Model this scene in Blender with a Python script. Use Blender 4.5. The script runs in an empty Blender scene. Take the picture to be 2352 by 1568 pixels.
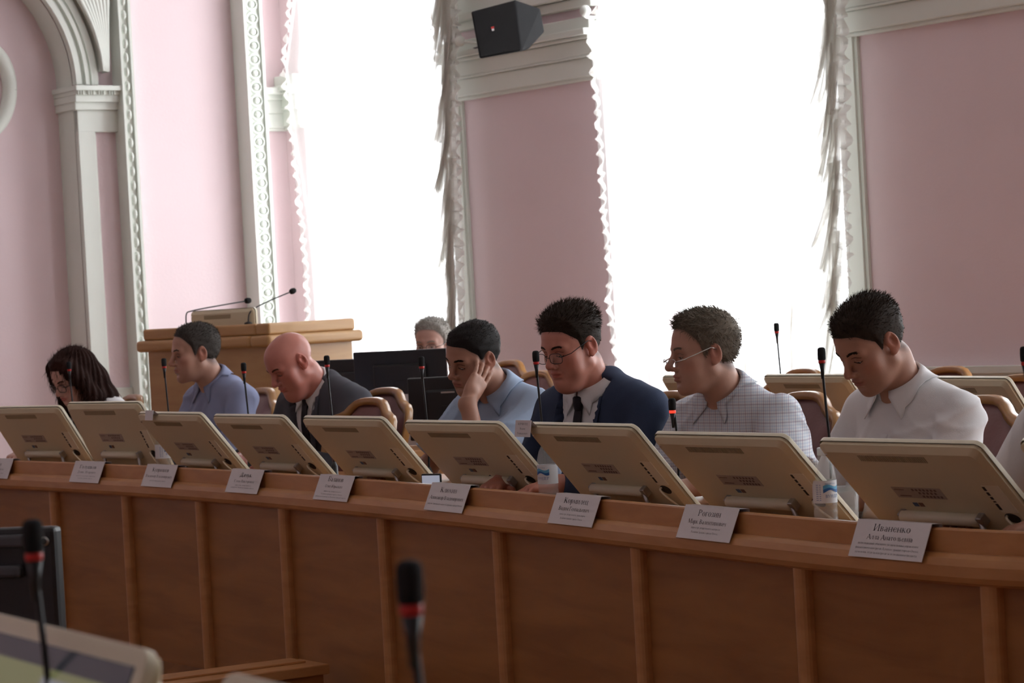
import bpy, bmesh, math, random
import numpy as np
from mathutils import Vector, Matrix
from mathutils.bvhtree import BVHTree
random.seed(7); rng = np.random.default_rng(7)
SC = bpy.context.scene
COL = SC.collection
PI = math.pi
# ---------------------------------------------------------------- camera
IW, IH, FPX, ROLL, HOR, CH = 2352, 1568, 5800.0, .055, 695.0, 1.35
_p = math.atan((IH/2-HOR)/FPX); _a = math.atan(ROLL)
FW = np.array([0, math.cos(_p), -math.sin(_p)])
_r0 = np.array([1., 0, 0]); _u0 = np.cross(_r0, FW)
CR = math.cos(_a)*_r0-math.sin(_a)*_u0
CU = math.sin(_a)*_r0+math.cos(_a)*_u0
CAMP = np.array([0, 0, CH])
cd = bpy.data.cameras.new('camera'); cam = bpy.data.objects.new('camera', cd); COL.objects.link(cam)
cam.matrix_world = Matrix(((CR[0], CU[0], -FW[0], 0), (CR[1], CU[1], -FW[1], 0), (CR[2], CU[2], -FW[2], CH), (0, 0, 0, 1)))
cd.sensor_width = 36; cd.lens = FPX/IW*36; cd.clip_start = .05; cd.clip_end = 200
cd.dof.use_dof = True; cd.dof.focus_distance = 7.4; cd.dof.aperture_fstop = 9
SC.camera = cam
def ray(x, y): return FW+((x-IW/2)/FPX)*CR-((y-IH/2)/FPX)*CU
def aty(x, y, Y):                      # point seen at a pixel, at distance Y down the hall
    d = ray(x, y); return CAMP+d*(Y/d[1])
def atz(x, y, z):                      # point seen at a pixel, at height z
    d = ray(x, y); return CAMP+d*((z-CH)/d[2])
def yh(x): return HOR-ROLL*(x-IW/2)
# ---------------------------------------------------------------- world, light, exposure
SC.view_settings.view_transform = 'Standard'; SC.view_settings.look = 'None'
SC.view_settings.gamma = 1; SC.view_settings.use_curve_mapping = False
EXPOSURE = 0.0
SC.view_settings.exposure = EXPOSURE
wd = bpy.data.worlds.new('sky'); SC.world = wd; wd.use_nodes = True
wd.node_tree.nodes['Background'].inputs[0].default_value = (.93, .97, 1, 1)
wd.node_tree.nodes['Background'].inputs[1].default_value = 7.6
# window wall frame: s runs along the wall towards the camera's right, n into the room
_th = math.radians(37.3)
WA = np.array([math.sin(_th), -math.cos(_th), 0]); WN = np.array([-math.cos(_th), -math.sin(_th), 0])
WP = np.array([(2200-1176)/FPX*11.5, 11.5, 0])
def wpt(s, h, off=0.): return WP+WA*s+WN*off+np.array([0, 0, h])
def wall_sh(px, py, off=0.):           # wall coordinates seen at a pixel
    d = ray(px, py); o = WP+WN*off
    t = ((o-CAMP)@WN)/(d@WN); q = CAMP+d*t-o
    return q@WA, q[2]
S_CORNER = wall_sh(668, 500)[0]
def area(name, loc, direction, sx, sy, power, color=(1, 1, 1), portal=False):
    L = bpy.data.lights.new(name, 'AREA'); L.shape = 'RECTANGLE'; L.size = sx; L.size_y = sy; L.energy = power; L.color = color
    o = bpy.data.objects.new(name, L); COL.objects.link(o); o.location = loc
    o.rotation_euler = Vector(direction).to_track_quat('-Z', 'Z').to_euler()
    if portal: L.cycles.is_portal = True
    return o
S_W1 = (wall_sh(712, 500)[0], wall_sh(1050, 500)[0])
S_W2 = (wall_sh(1400, 500)[0], wall_sh(1950, 500)[0])
_wd = S_W2[0]-S_W1[0]
WINS = [S_W1, S_W2, (S_W2[0]+_wd*1.06, S_W2[1]+_wd*1.06), (S_W2[0]+2.1*_wd, S_W2[1]+2.1*_wd), (S_W2[0]+3.1*_wd, S_W2[1]+3.1*_wd)]
WIN_Z = (.55, 4.7)
for w in WINS:
    area('daylight', wpt((w[0]+w[1])/2, sum(WIN_Z)/2, -.42), WN, w[1]-w[0], WIN_Z[1]-WIN_Z[0], 1, portal=True)
# added soft fill lamp behind the camera, standing in for unseen windows opposite
area('hall_fill', (-7.5, -3.0, 3.0), (.75, .66, -.12), 5, 3.0, 230, (1, .97, .93))
# ---------------------------------------------------------------- materials
def lin(c): return tuple(((v/255+.055)/1.055)**2.4 if v > 10 else v/255/12.92 for v in c)
def material(name, col, rough=.5, metal=0., noise=None, bump=None, attr=None, spec=.5, emit=None, alpha=None, trans=None, wood=None, coat=0):
    m = bpy.data.materials.new(name); m.use_nodes = True
    nt = m.node_tree; b = nt.nodes['Principled BSDF']; N = nt.nodes.new; L = nt.links.new
    b.inputs['Base Color'].default_value = (*col, 1); b.inputs['Roughness'].default_value = rough
    b.inputs['Metallic'].default_value = metal; b.inputs['Specular IOR Level'].default_value = spec
    if coat: b.inputs['Coat Weight'].default_value = coat; b.inputs['Coat Roughness'].default_value = .15
    tc = N('ShaderNodeTexCoord'); src = None
    if wood:                            # (second colour, stretch xyz, scale)
        mp = N('ShaderNodeMapping'); mp.inputs['Scale'].default_value = wood[1]; L(tc.outputs['Object'], mp.inputs[0])
        nz = N('ShaderNodeTexNoise'); nz.inputs['Scale'].default_value = wood[2]; nz.inputs['Detail'].default_value = 6; nz.inputs['Distortion'].default_value = .6
        L(mp.outputs[0], nz.inputs[0])
        mx = N('ShaderNodeMix'); mx.data_type = 'RGBA'; mx.inputs['A'].default_value = (*col, 1); mx.inputs['B'].default_value = (*wood[0], 1)
        rp = N('ShaderNodeValToRGB'); rp.color_ramp.elements[0].position = .35; rp.color_ramp.elements[1].position = .68
        L(nz.outputs[0], rp.inputs[0]); L(rp.outputs[0], mx.inputs['Factor']); src = mx.outputs['Result']
    if noise:                           # (amount, scale)
        nz = N('ShaderNodeTexNoise'); nz.inputs['Scale'].default_value = noise[1]; nz.inputs['Detail'].default_value = 5
        L(tc.outputs['Object'], nz.inputs[0])
        mr = N('ShaderNodeMapRange'); mr.inputs['To Min'].default_value = 1-noise[0]; mr.inputs['To Max'].default_value = 1+noise[0]
        L(nz.outputs[0], mr.inputs[0])
        hs = N('ShaderNodeHueSaturation'); L(mr.outputs[0], hs.inputs['Value'])
        if src: L(src, hs.inputs['Color'])
        else: hs.inputs['Color'].default_value = (*col, 1)
        src = hs.outputs[0]
    if attr:
        at = N('ShaderNodeVertexColor'); at.layer_name = attr
        mx = N('ShaderNodeMix'); mx.data_type = 'RGBA'; mx.blend_type = 'MULTIPLY'; mx.inputs['Factor'].default_value = 1
        if src: L(src, mx.inputs['A'])
        else: mx.inputs['A'].default_value = (*col, 1)
        L(at.outputs[0], mx.inputs['B']); src = mx.outputs['Result']
    if src: L(src, b.inputs['Base Color'])
    if bump:                            # (strength, scale, distance)
        nz = N('ShaderNodeTexNoise'); nz.inputs['Scale'].default_value = bump[1]; nz.inputs['Detail'].default_value = 4
        L(tc.outputs['Object'], nz.inputs[0])
        bp = N('ShaderNodeBump'); bp.inputs['Strength'].default_value = bump[0]; bp.inputs['Distance'].default_value = bump[2]
        L(nz.outputs[0], bp.inputs['Height']); L(bp.outputs[0], b.inputs['Normal'])
    if emit: b.inputs['Emission Color'].default_value = (*emit[0], 1); b.inputs['Emission Strength'].default_value = emit[1]
    if trans is not None:               # thin see-through: part transparent, part surface
        tr = N('ShaderNodeBsdfTransparent'); ms = N('ShaderNodeMixShader'); ms.inputs[0].default_value = trans
        tr.inputs[0].default_value = (1, 1, 1, 1)
        L(b.outputs[0], ms.inputs[1]); L(tr.outputs[0], ms.inputs[2]); L(ms.outputs[0], nt.nodes['Material Output'].inputs[0])
    return m
def cloth_sheer(name, transp, col=(.9, .9, .88), dif=.55):
    m = bpy.data.materials.new(name); m.use_nodes = True; nt = m.node_tree; N = nt.nodes.new; L = nt.links.new
    nt.nodes.remove(nt.nodes['Principled BSDF'])
    tl = N('ShaderNodeBsdfTranslucent'); df = N('ShaderNodeBsdfDiffuse'); tr = N('ShaderNodeBsdfTransparent')
    tl.inputs[0].default_value = (*col, 1); df.inputs[0].default_value = (*col, 1)
    a = N('ShaderNodeMixShader'); a.inputs[0].default_value = dif; L(tl.outputs[0], a.inputs[1]); L(df.outputs[0], a.inputs[2])
    b = N('ShaderNodeMixShader'); b.inputs[0].default_value = transp; L(a.outputs[0], b.inputs[1]); L(tr.outputs[0], b.inputs[2])
    L(b.outputs[0], nt.nodes['Material Output'].inputs[0])
    return m
M = {}
M['pink'] = material('pink_plaster', (.80, .645, .67), .8, noise=(.03, 2.5), bump=(.08, 60, .01))
M['white'] = material('white_stucco', (.75, .78, .72), .7, noise=(.03, 6))
M['ceil'] = material('white_ceiling', (.85, .84, .82), .9, noise=(.02, 2))
M['floor'] = material('parquet', (.30, .13, .05), .35, wood=((.17, .07, .025), (9, 1.2, 1), 1.4))
M['panel'] = material('desk_panel_veneer', (.36, .150, .042), .45, wood=((.27, .103, .026), (1.3, 1.3, 9), 1.6), noise=(.06, 1.2))
M['rail'] = material('desk_rail_beech', (.54, .26, .10), .38, wood=((.45, .20, .07), (3, 3, 14), 1.5), noise=(.06, 1.4))
M['lect'] = material('lectern_beech', (.52, .30, .12), .4, wood=((.45, .24, .09), (2, 2, 12), 1.5))
M['chairwood'] = material('chair_oak', (.40, .20, .065), .28, wood=((.31, .14, .04), (3, 3, 9), 2), coat=.25)
M['leather'] = material('maroon_leather', (.16, .065, .06), .42, noise=(.12, 8), bump=(.15, 90, .004))
M['cream'] = material('cream_plastic', (.66, .575, .39), .5, noise=(.02, 3), spec=.3)
M['creamedge'] = material('cream_edge_plastic', (.76, .70, .53), .35)
M['screen'] = material('dark_glass', (.012, .012, .015), .08)
M['black'] = material('black_plastic', (.011, .011, .012), .45, noise=(.1, 30))
M['foam'] = material('black_foam', (.008, .008, .009), .95, bump=(.6, 700, .002))
M['red'] = material('red_ring', (.55, .015, .012), .4)
M['redlit'] = material('red_ring_lit', (.8, .03, .02), .4, emit=((1, .04, .02), 1.6))
M['metal'] = material('grey_metal', (.45, .45, .44), .35, metal=.9)
M['silver'] = material('silver_metal', (.75, .75, .74), .25, metal=.9)
M['paper'] = material('white_paper', (.74, .71, .72), .8, noise=(.02, 10))
M['ink'] = material('black_ink', (.03, .03, .035), .8)
M['inkgrey'] = material('grey_ink', (.20, .19, .20), .8)
M['sticker'] = material('grey_sticker', (.42, .33, .26), .5, noise=(.15, 60))
M['stickerink'] = material('sticker_ink', (.16, .10, .08), .6)
M['logoblue'] = material('blue_sticker', (.05, .09, .17), .4); M['logobrown'] = material('brown_sticker', (.16, .06, .03), .4)
M['port'] = material('port_black', (.02, .018, .015), .6)
M['vent'] = material('vent_slot', (.36, .29, .18), .7)
M['speakerblack'] = material('speaker_black', (.012, .012, .013), .8, noise=(.1, 30), spec=.12)
M['sheer'] = cloth_sheer('sheer_voile', .62)
M['ruffle'] = cloth_sheer('gathered_voile', .22, (.82, .81, .77), .32)
M['pleat'] = cloth_sheer('pleated_voile', .38, (.84, .83, .79), .30)
M['glass'] = material('window_glass', (1, 1, 1), .05, trans=.96)
M['pvc'] = material('white_window_frame', (.8, .8, .8), .4)
# ---------------------------------------------------------------- mesh helpers
def link(me, name, mat, parent=None, smooth=False):
    o = bpy.data.objects.new(name, me); COL.objects.link(o)
    if mat is not None:
        for q in (mat if isinstance(mat, (list, tuple)) else [mat]): me.materials.append(q)
    if smooth: me.polygons.foreach_set('use_smooth', [True]*len(me.polygons))
    if parent is not None: o.parent = parent
    return o
def tag(o, label=None, cat=None, group=None, kind=None):
    for k, v in (('label', label), ('category', cat), ('group', group), ('kind', kind)):
        if v: o[k] = v
    return o
def thing(name, label, cat, loc=(0, 0, 0), rot=(0, 0, 0), group=None):
    o = bpy.data.objects.new(name, None); COL.objects.link(o); o.empty_display_size = .1
    o.location = tuple(loc); o.rotation_euler = rot
    return tag(o, label, cat, group)
class MB:
    def __init__(s): s.v = []; s.f = []; s.mi = []
    def add(s, vs, fs, mi=0):
        n = len(s.v); s.v += [tuple(map(float, p)) for p in vs]; s.f += [tuple(n+i for i in f) for f in fs]; s.mi += [mi]*len(fs); return s
    def box(s, lo, hi, T=None, mi=0):
        (a, b, c), (d, e, f) = lo, hi
        vs = [(a, b, c), (d, b, c), (d, e, c), (a, e, c), (a, b, f), (d, b, f), (d, e, f), (a, e, f)]
        if T is not None: vs = [T(p) for p in vs]
        return s.add(vs, [(0, 3, 2, 1), (4, 5, 6, 7), (0, 1, 5, 4), (1, 2, 6, 5), (2, 3, 7, 6), (3, 0, 4, 7)], mi)
    def prism(s, outline, lo, hi, axis=1, T=None, mi=0):   # outline in the two other axes, extruded along axis
        n = len(outline); vs = []
        for h in (lo, hi):
            for p in outline:
                q = list(p); q.insert(axis, h); vs.append(q if T is None else T(q))
        fs = [tuple(range(n)), tuple(range(2*n-1, n-1, -1))]+[(i, i+n, (i+1) % n+n, (i+1) % n) for i in range(n)]
        return s.add(vs, fs, mi)
    def tube(s, path, r, n=8, cap=True, mi=0):
        P = [np.array(p, float) for p in path]; R = [r]*len(P) if np.isscalar(r) else r; vs = []; fs = []
        up = None
        for i, p in enumerate(P):
            t = P[min(i+1, len(P)-1)]-P[max(i-1, 0)]; t /= np.linalg.norm(t)+1e-9
            if up is None: up = np.array([0, 0, 1.]) if abs(t[2]) < .9 else np.array([1., 0, 0])
            a = np.cross(t, up); a /= np.linalg.norm(a)+1e-9; b = np.cross(a, t); up = b
            for k in range(n):
                an = 2*PI*k/n; vs.append(p+R[i]*(math.cos(an)*a+math.sin(an)*b))
        for i in range(len(P)-1):
            for k in range(n): fs.append((i*n+k, i*n+(k+1) % n, (i+1)*n+(k+1) % n, (i+1)*n+k))
        if cap: fs += [tuple(range(n-1, -1, -1)), tuple(range((len(P)-1)*n, len(P)*n))]
        return s.add(vs, fs, mi)
    def lathe(s, prof, c=(0, 0, 0), n=20, T=None, mi=0, sx=1, sy=1):   # prof: (radius, z)
        vs = []; fs = []
        for r, z in prof:
            for k in range(n):
                q = (c[0]+sx*r*math.cos(2*PI*k/n), c[1]+sy*r*math.sin(2*PI*k/n), c[2]+z); vs.append(q if T is None else T(q))
        for i in range(len(prof)-1):
            for k in range(n): fs.append((i*n+k, i*n+(k+1) % n, (i+1)*n+(k+1) % n, (i+1)*n+k))
        fs += [tuple(range(n-1, -1, -1)), tuple(range((len(prof)-1)*n, len(prof)*n))]
        return s.add(vs, fs, mi)
    def grid(s, pts, closed=False, mi=0):                 # rows of points
        r = len(pts); c = len(pts[0]); vs = [p for row in pts for p in row]; fs = []
        for i in range(r-1):
            for j in range(c if closed else c-1): fs.append((i*c+j, i*c+(j+1) % c, (i+1)*c+(j+1) % c, (i+1)*c+j))
        return s.add(vs, fs, mi)
    def sphere(s, c, r, n=12, T=None, mi=0):
        r = (r, r, r) if np.isscalar(r) else r
        prof = [(math.sin(PI*i/n), -math.cos(PI*i/n)) for i in range(n+1)]
        vs = []; fs = []; m = 2*n
        for a, z in prof:
            for k in range(m):
                q = (c[0]+r[0]*a*math.cos(2*PI*k/m), c[1]+r[1]*a*math.sin(2*PI*k/m), c[2]+r[2]*z); vs.append(q if T is None else T(q))
        for i in range(n):
            for k in range(m): fs.append((i*m+k, i*m+(k+1) % m, (i+1)*m+(k+1) % m, (i+1)*m+k))
        return s.add(vs, fs, mi)
    def build(s, name, mat, parent=None, smooth=False, bevel=0, solid=0, seg=2, sub=0):
        me = bpy.data.meshes.new(name); me.from_pydata(s.v, [], s.f); me.validate()
        bm = bmesh.new(); bm.from_mesh(me); bmesh.ops.remove_doubles(bm, verts=bm.verts, dist=1e-6)
        bmesh.ops.recalc_face_normals(bm, faces=bm.faces); bm.to_mesh(me); bm.free()
        if max(s.mi, default=0) > 0 and len(me.polygons) == len(s.mi): me.polygons.foreach_set('material_index', s.mi)
        o = link(me, name, mat, parent, smooth)
        if solid:
            d = o.modifiers.new('solid', 'SOLIDIFY'); d.thickness = solid; d.offset = 0
        if bevel:
            d = o.modifiers.new('bevel', 'BEVEL'); d.width = bevel; d.segments = seg; d.limit_method = 'ANGLE'; d.angle_limit = .6
        if sub:
            d = o.modifiers.new('sub', 'SUBSURF'); d.levels = sub; d.render_levels = sub
        return o
def struct(o, kind='structure'): o['kind'] = kind; return o
def copy_tree(o, parent=None):
    c = o.copy(); COL.objects.link(c)
    if parent is not None: c.parent = parent
    for ch in [x for x in o.children]: copy_tree(ch, c)
    return c
def _glyph(ch):
    """(width, strokes) of a Cyrillic letter in a book face; heights in units of the letter's own body"""
    lo = ch.islower(); c = ch.upper(); s = lambda x, a=0, b=1: ('s', x, a, b); l = lambda *q: ('l',)+q; a = lambda *q: ('a',)+q
    K, N_ = .17, .065; O = lambda x, r=.43: a(x, .5, r, .52, 0, 360)
    if lo and c in 'АЕРУБФ':
        return {'А': (.80, [a(.30, .27, .25, .27, 40, 320), s(.60, 0, .72), a(.34, .70, .27, .30, 10, 160), l(.30, .54, .6, .5, N_)]),
                'Е': (.84, [a(.43, .5, .37, .52, 20, 330), l(.10, .55, .78, .55, N_)]), 'Р': (.98, [s(.16, -.45, 1), a(.52, .5, .37, .52, 0, 360)]),
                'У': (.86, [l(.06, 1, .44, .08, K), l(.80, 1, .26, -.42, N_), l(.26, -.42, .08, -.38, .1)]), 'Б': (.90, [a(.44, .48, .38, .50, 0, 360), a(.62, .70, .56, .70, 95, 175)]),
                'Ф': (1.1, [s(.55, -.45, 1.4), a(.55, .5, .46, .46, 0, 360)])}[c]
    G = {'А': (.95, [l(.08, 0, .46, 1, N_), l(.46, 1, .86, 0, K), l(.22, .34, .70, .34, N_), l(0, 0, .2, 0, N_), l(.74, 0, .98, 0, N_)]), 'Б': (.86, [s(.16), l(.16, .97, .74, .97, N_), l(.74, .97, .74, .78, N_), a(.28, .28, .48, .28, -90, 90)]),
         'В': (.86, [s(.16), a(.28, .76, .40, .24, -90, 90), a(.28, .27, .48, .27, -90, 90)]), 'Г': (.74, [s(.16), l(.16, .97, .68, .97, N_), l(.68, .97, .68, .74, N_)]),
         'Д': (1.0, [l(.28, .05, .44, .97, N_), s(.76), l(.44, .97, .76, .97, N_), l(.04, .03, .98, .03, N_), l(.05, .03, .05, -.2, N_), l(.97, .03, .97, -.2, N_)]),
         'Е': (.82, [s(.16), l(.16, .97, .72, .97, N_), l(.16, .52, .58, .52, N_), l(.16, .03, .74, .03, N_), l(.72, .97, .72, .8, N_), l(.74, .03, .74, .24, N_)]),
         'Ж': (1.25, [s(.62), l(.62, .5, .12, 1, N_), l(.62, .5, .08, 0, K*.9), l(.62, .5, 1.12, 1, N_), l(.62, .5, 1.18, 0, K*.9)]), 'З': (.74, [a(.30, .76, .32, .25, -90, 150), a(.30, .27, .38, .28, -150, 90)]),
         'И': (1.0, [s(.16), s(.80), l(.80, .97, .16, .03, N_)]), 'К': (.92, [s(.16), l(.22, .5, .74, 1, N_), l(.30, .55, .84, 0, K)]), 'Л': (.96, [l(.12, 0, .42, .97, N_), s(.76), l(.42, .97, .76, .97, N_)]),
         'М': (1.16, [l(.14, 0, .14, 1, N_), l(.14, 1, .54, .1, K), l(.54, .1, .96, 1, N_), s(.98)]), 'Н': (1.0, [s(.16), s(.80), l(.16, .5, .80, .5, N_)]), 'О': (.94, [O(.46)]), 'П': (1.0, [s(.16), s(.80), l(.16, .97, .80, .97, N_)]),
         'Р': (.82, [s(.16), a(.28, .73, .44, .27, -90, 90)]), 'С': (.88, [a(.47, .5, .42, .52, 45, 315)]), 'Т': (.90, [s(.44), l(.04, .97, .84, .97, N_), l(.04, .97, .04, .76, N_), l(.84, .97, .84, .76, N_)]),
         'У': (.88, [l(.06, 1, .44, .32, K), l(.82, 1, .30, .02, N_), l(.30, .02, .10, .06, .1)]), 'Ф': (1.05, [s(.52), a(.52, .55, .45, .32, 0, 360)]), 'Х': (.90, [l(.08, 1, .80, 0, K), l(.78, 1, .08, 0, N_)]),
         'Ц': (1.02, [s(.16), s(.78), l(.16, .03, .98, .03, N_), l(.97, .03, .97, -.22, N_)]), 'Ч': (.94, [s(.76), a(.48, .78, .34, .32, 180, 270), l(.48, .46, .76, .52, N_), l(.14, 1, .14, .76, K)]),
         'Ш': (1.36, [s(.16), s(.66), s(1.16), l(.16, .03, 1.16, .03, N_)]), 'Щ': (1.42, [s(.16), s(.66), s(1.16), l(.16, .03, 1.34, .03, N_), l(1.33, .03, 1.33, -.22, N_)]), 'Ь': (.80, [s(.16), a(.28, .28, .44, .28, -90, 90)]),
         'Ъ': (.95, [s(.34), a(.46, .28, .44, .28, -90, 90), l(.04, .97, .34, .97, N_)]), 'Ы': (1.14, [s(.16), a(.28, .28, .40, .28, -90, 90), s(.98)]), 'Э': (.86, [a(.36, .5, .42, .52, -135, 135), l(.30, .5, .76, .5, N_)]), 'Ю': (1.30, [s(.16), l(.16, .5, .46, .5, N_), a(.84, .5, .40, .52, 0, 360)]), 'Я': (.88, [s(.70), a(.60, .73, .44, .27, 90, 270), l(.52, .48, .10, 0, K*.9)]),
         ',': (.3, [l(.12, .08, .06, -.18, .12)])}
    if c == 'Й': w, q = G['И']; return w, q+[a(.48, 1.32, .22, .2, 200, 340)]
    return G.get(c, (.5, []))
def text_mesh(body, size, width=None):       # flat serif lettering as (verts, faces), centred on x, baseline at 0
    V, F = [], []; pen = 0.
    def quad(p): n = len(V); V.extend((*q, 0.) for q in p); F.append((n, n+1, n+2, n+3))
    for ch in body:
        if ch == ' ': pen += size*.26; continue
        H = size*(.46 if ch.islower() else .68); w, st = _glyph(ch); P = lambda x, y: (pen+x*H, y*H)
        k = .155 if ch.islower() else .125
        for q in st:
            if q[0] == 's':
                _, x, y0, y1 = q; quad([P(x-k/2, y0), P(x+k/2, y0), P(x+k/2, y1), P(x-k/2, y1)])
                for y in (y0, y1-.05): quad([P(x-k*1.15, y), P(x+k*1.15, y), P(x+k*1.15, y+.05), P(x-k*1.15, y+.05)])
            elif q[0] == 'l':
                _, x0, y0, x1, y1, t = q; dx, dy = x1-x0, y1-y0; n = math.hypot(dx, dy); nx, ny = -dy/n*t*.42, dx/n*t*.42
                quad([P(x0-nx, y0-ny), P(x1-nx, y1-ny), P(x1+nx, y1+ny), P(x0+nx, y0+ny)])
            else:
                _, cx, cy, rx, ry, a0, a1 = q; m = max(6, int(abs(a1-a0)/22)); pr = None
                for i in range(m+1):
                    t = math.radians(a0+(a1-a0)*i/m); c_, s_ = math.cos(t), math.sin(t); d = .028+(k-.03)*.5*abs(c_)**1.5
                    cur = (P(cx+(rx-d*2)*c_, cy+(ry-.06)*s_), P(cx+rx*c_, cy+ry*s_))
                    if pr: quad([pr[0], pr[1], cur[1], cur[0]])
                    pr = cur
        pen += w*H+size*.035
    v = np.array(V).reshape(-1, 3)
    if len(v): 
        v[:, 0] -= (v[:, 0].min()+v[:, 0].max())/2
        if width: v[:, 0] *= width/max(v[:, 0].max()-v[:, 0].min(), 1e-6)
    return v, F
def smooth_curve(pts, n=8):
    P = [np.array(p, float) for p in pts]; out = []
    for i in range(len(P)-1):
        p0 = P[max(i-1, 0)]; p1 = P[i]; p2 = P[i+1]; p3 = P[min(i+2, len(P)-1)]
        for k in range(n):
            t = k/n; out.append(.5*((2*p1)+(p2-p0)*t+(2*p0-5*p1+4*p2-p3)*t*t+(3*p1-p0-3*p2+p3)*t**3))
    out.append(P[-1]); return out
# ---------------------------------------------------------------- implicit surfaces (bodies, hair, clothes)
def axis_coords(lo, hi, coarse, fine):      # fine: [(a, b, step)]
    out = [lo]
    while out[-1] < hi:
        x = out[-1]; st = coarse
        for a, b, f in fine:
            if a-coarse < x < b: st = min(st, f if x >= a-1e-6 else max(f, min(coarse, a-x)))
        out.append(x+st)
    return np.array(out, np.float32)
class Field:
    def __init__(s, xs, ys, zs): s.x, s.y, s.z = xs, ys, zs; s.F = np.full((len(xs), len(ys), len(zs)), .15, np.float32)
    def sl(s, lo, hi, m):
        r = []
        for A, a, b in zip((s.x, s.y, s.z), lo, hi):
            i = max(int(np.searchsorted(A, a-m))-1, 0); j = min(int(np.searchsorted(A, b+m))+1, len(A)); r.append(slice(i, max(j, i)))
        return tuple(r)
    def op(s, prim, k=.02, mode='u'):
        lo, hi, fn = prim; sl = s.sl(lo, hi, k+.025)
        X = s.x[sl[0]][:, None, None]; Y = s.y[sl[1]][None, :, None]; Z = s.z[sl[2]][None, None, :]
        if X.size*Y.size*Z.size == 0: return
        d = fn(X, Y, Z).astype(np.float32); a = s.F[sl]
        if mode == 'u': h = np.maximum(k-np.abs(a-d), 0)/k; s.F[sl] = np.minimum(a, d)-h*h*k*.25
        else: d = -d; h = np.maximum(k-np.abs(a-d), 0)/k; s.F[sl] = np.maximum(a, d)+h*h*k*.25
    def mesh(s):
        F = s.F; F[0] = F[-1] = .1; F[:, 0] = F[:, -1] = .1; F[:, :, 0] = F[:, :, -1] = .1
        S = F < 0; nx, ny, nz = F.shape
        C = np.zeros((nx-1, ny-1, nz-1), np.int8)
        for dx in (0, 1):
            for dy in (0, 1):
                for dz in (0, 1): C += S[dx:nx-1+dx, dy:ny-1+dy, dz:nz-1+dz]
        act = np.argwhere((C > 0) & (C < 8))
        idx = np.full(C.shape, -1, np.int32); idx[tuple(act.T)] = np.arange(len(act))
        G = (s.x, s.y, s.z); acc = np.zeros((len(act), 3)); cnt = np.zeros(len(act))
        cor = [(a, b, c) for a in (0, 1) for b in (0, 1) for c in (0, 1)]
        for p in cor:
            for ax in range(3):
                if p[ax]: continue
                q = list(p); q[ax] = 1
                ip = act+p; iq = act+q
                fa = F[tuple(ip.T)]; fb = F[tuple(iq.T)]; m = (fa < 0) != (fb < 0)
                t = np.where(m, fa/(fa-fb+1e-12), 0)
                pa = np.stack([G[i][ip[:, i]] for i in range(3)], 1); pb = np.stack([G[i][iq[:, i]] for i in range(3)], 1)
                acc += (pa+(pb-pa)*t[:, None])*m[:, None]; cnt += m
        V = acc/cnt[:, None]; Q = []
        for ax in range(3):
            o1, o2 = [(1, 2), (2, 0), (0, 1)][ax]
            a = [slice(None)]*3; b = [slice(None)]*3; a[ax] = slice(0, -1); b[ax] = slice(1, None)
            for o in (o1, o2): a[o] = slice(1, -1); b[o] = slice(1, -1)
            A = S[tuple(a)]; B = S[tuple(b)]; e = np.argwhere(A != B)
            inside = A[tuple(e.T)]
            base = e.copy(); base[:, o1] += 1; base[:, o2] += 1
            def cell(d1, d2):
                c = base.copy(); c[:, o1] += d1; c[:, o2] += d2; return idx[tuple(c.T)]
            q = np.stack([cell(-1, -1), cell(0, -1), cell(0, 0), cell(-1, 0)], 1)
            q[~inside] = q[~inside][:, ::-1]; Q.append(q)
        return V, np.concatenate(Q)
def ell(c, r, R=None):
    c = np.array(c, float); r = np.array([r]*3 if np.isscalar(r) else r, float); m = np.linalg.norm(r) if R is not None else 0
    ext = np.full(3, r.max()) if R is not None else r
    def fn(X, Y, Z):
        x, y, z = X-c[0], Y-c[1], Z-c[2]
        if R is not None:
            x, y, z = R[0, 0]*x+R[1, 0]*y+R[2, 0]*z, R[0, 1]*x+R[1, 1]*y+R[2, 1]*z, R[0, 2]*x+R[1, 2]*y+R[2, 2]*z
        k0 = np.sqrt((x/r[0])**2+(y/r[1])**2+(z/r[2])**2); k1 = np.sqrt((x/r[0]**2)**2+(y/r[1]**2)**2+(z/r[2]**2)**2)
        return k0*(k0-1)/(k1+1e-6)
    return c-ext, c+ext, fn
def cap(a, b, ra, rb=None, cut=False):
    a = np.array(a, float); b = np.array(b, float); rb = ra if rb is None else rb; d = b-a; L2 = d@d+1e-12; L = math.sqrt(L2)
    def fn(X, Y, Z):
        t = ((X-a[0])*d[0]+(Y-a[1])*d[1]+(Z-a[2])*d[2])/L2; tc = np.clip(t, 0, 1)
        q = np.sqrt((X-a[0]-tc*d[0])**2+(Y-a[1]-tc*d[1])**2+(Z-a[2]-tc*d[2])**2)-(ra+(rb-ra)*tc)
        return np.maximum(q, (t-1)*L) if cut else q
    m = max(ra, rb)
    return np.minimum(a, b)-m, np.maximum(a, b)+m, fn
def rot(yaw=0, pitch=0, roll=0):            # degrees; pitch > 0 looks down, yaw > 0 turns to the person's left
    y, p, r = map(math.radians, (yaw, -pitch, roll))
    return np.array(Matrix.Rotation(y, 3, 'Z') @ Matrix.Rotation(p, 3, 'X') @ Matrix.Rotation(r, 3, 'Y'))
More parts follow.
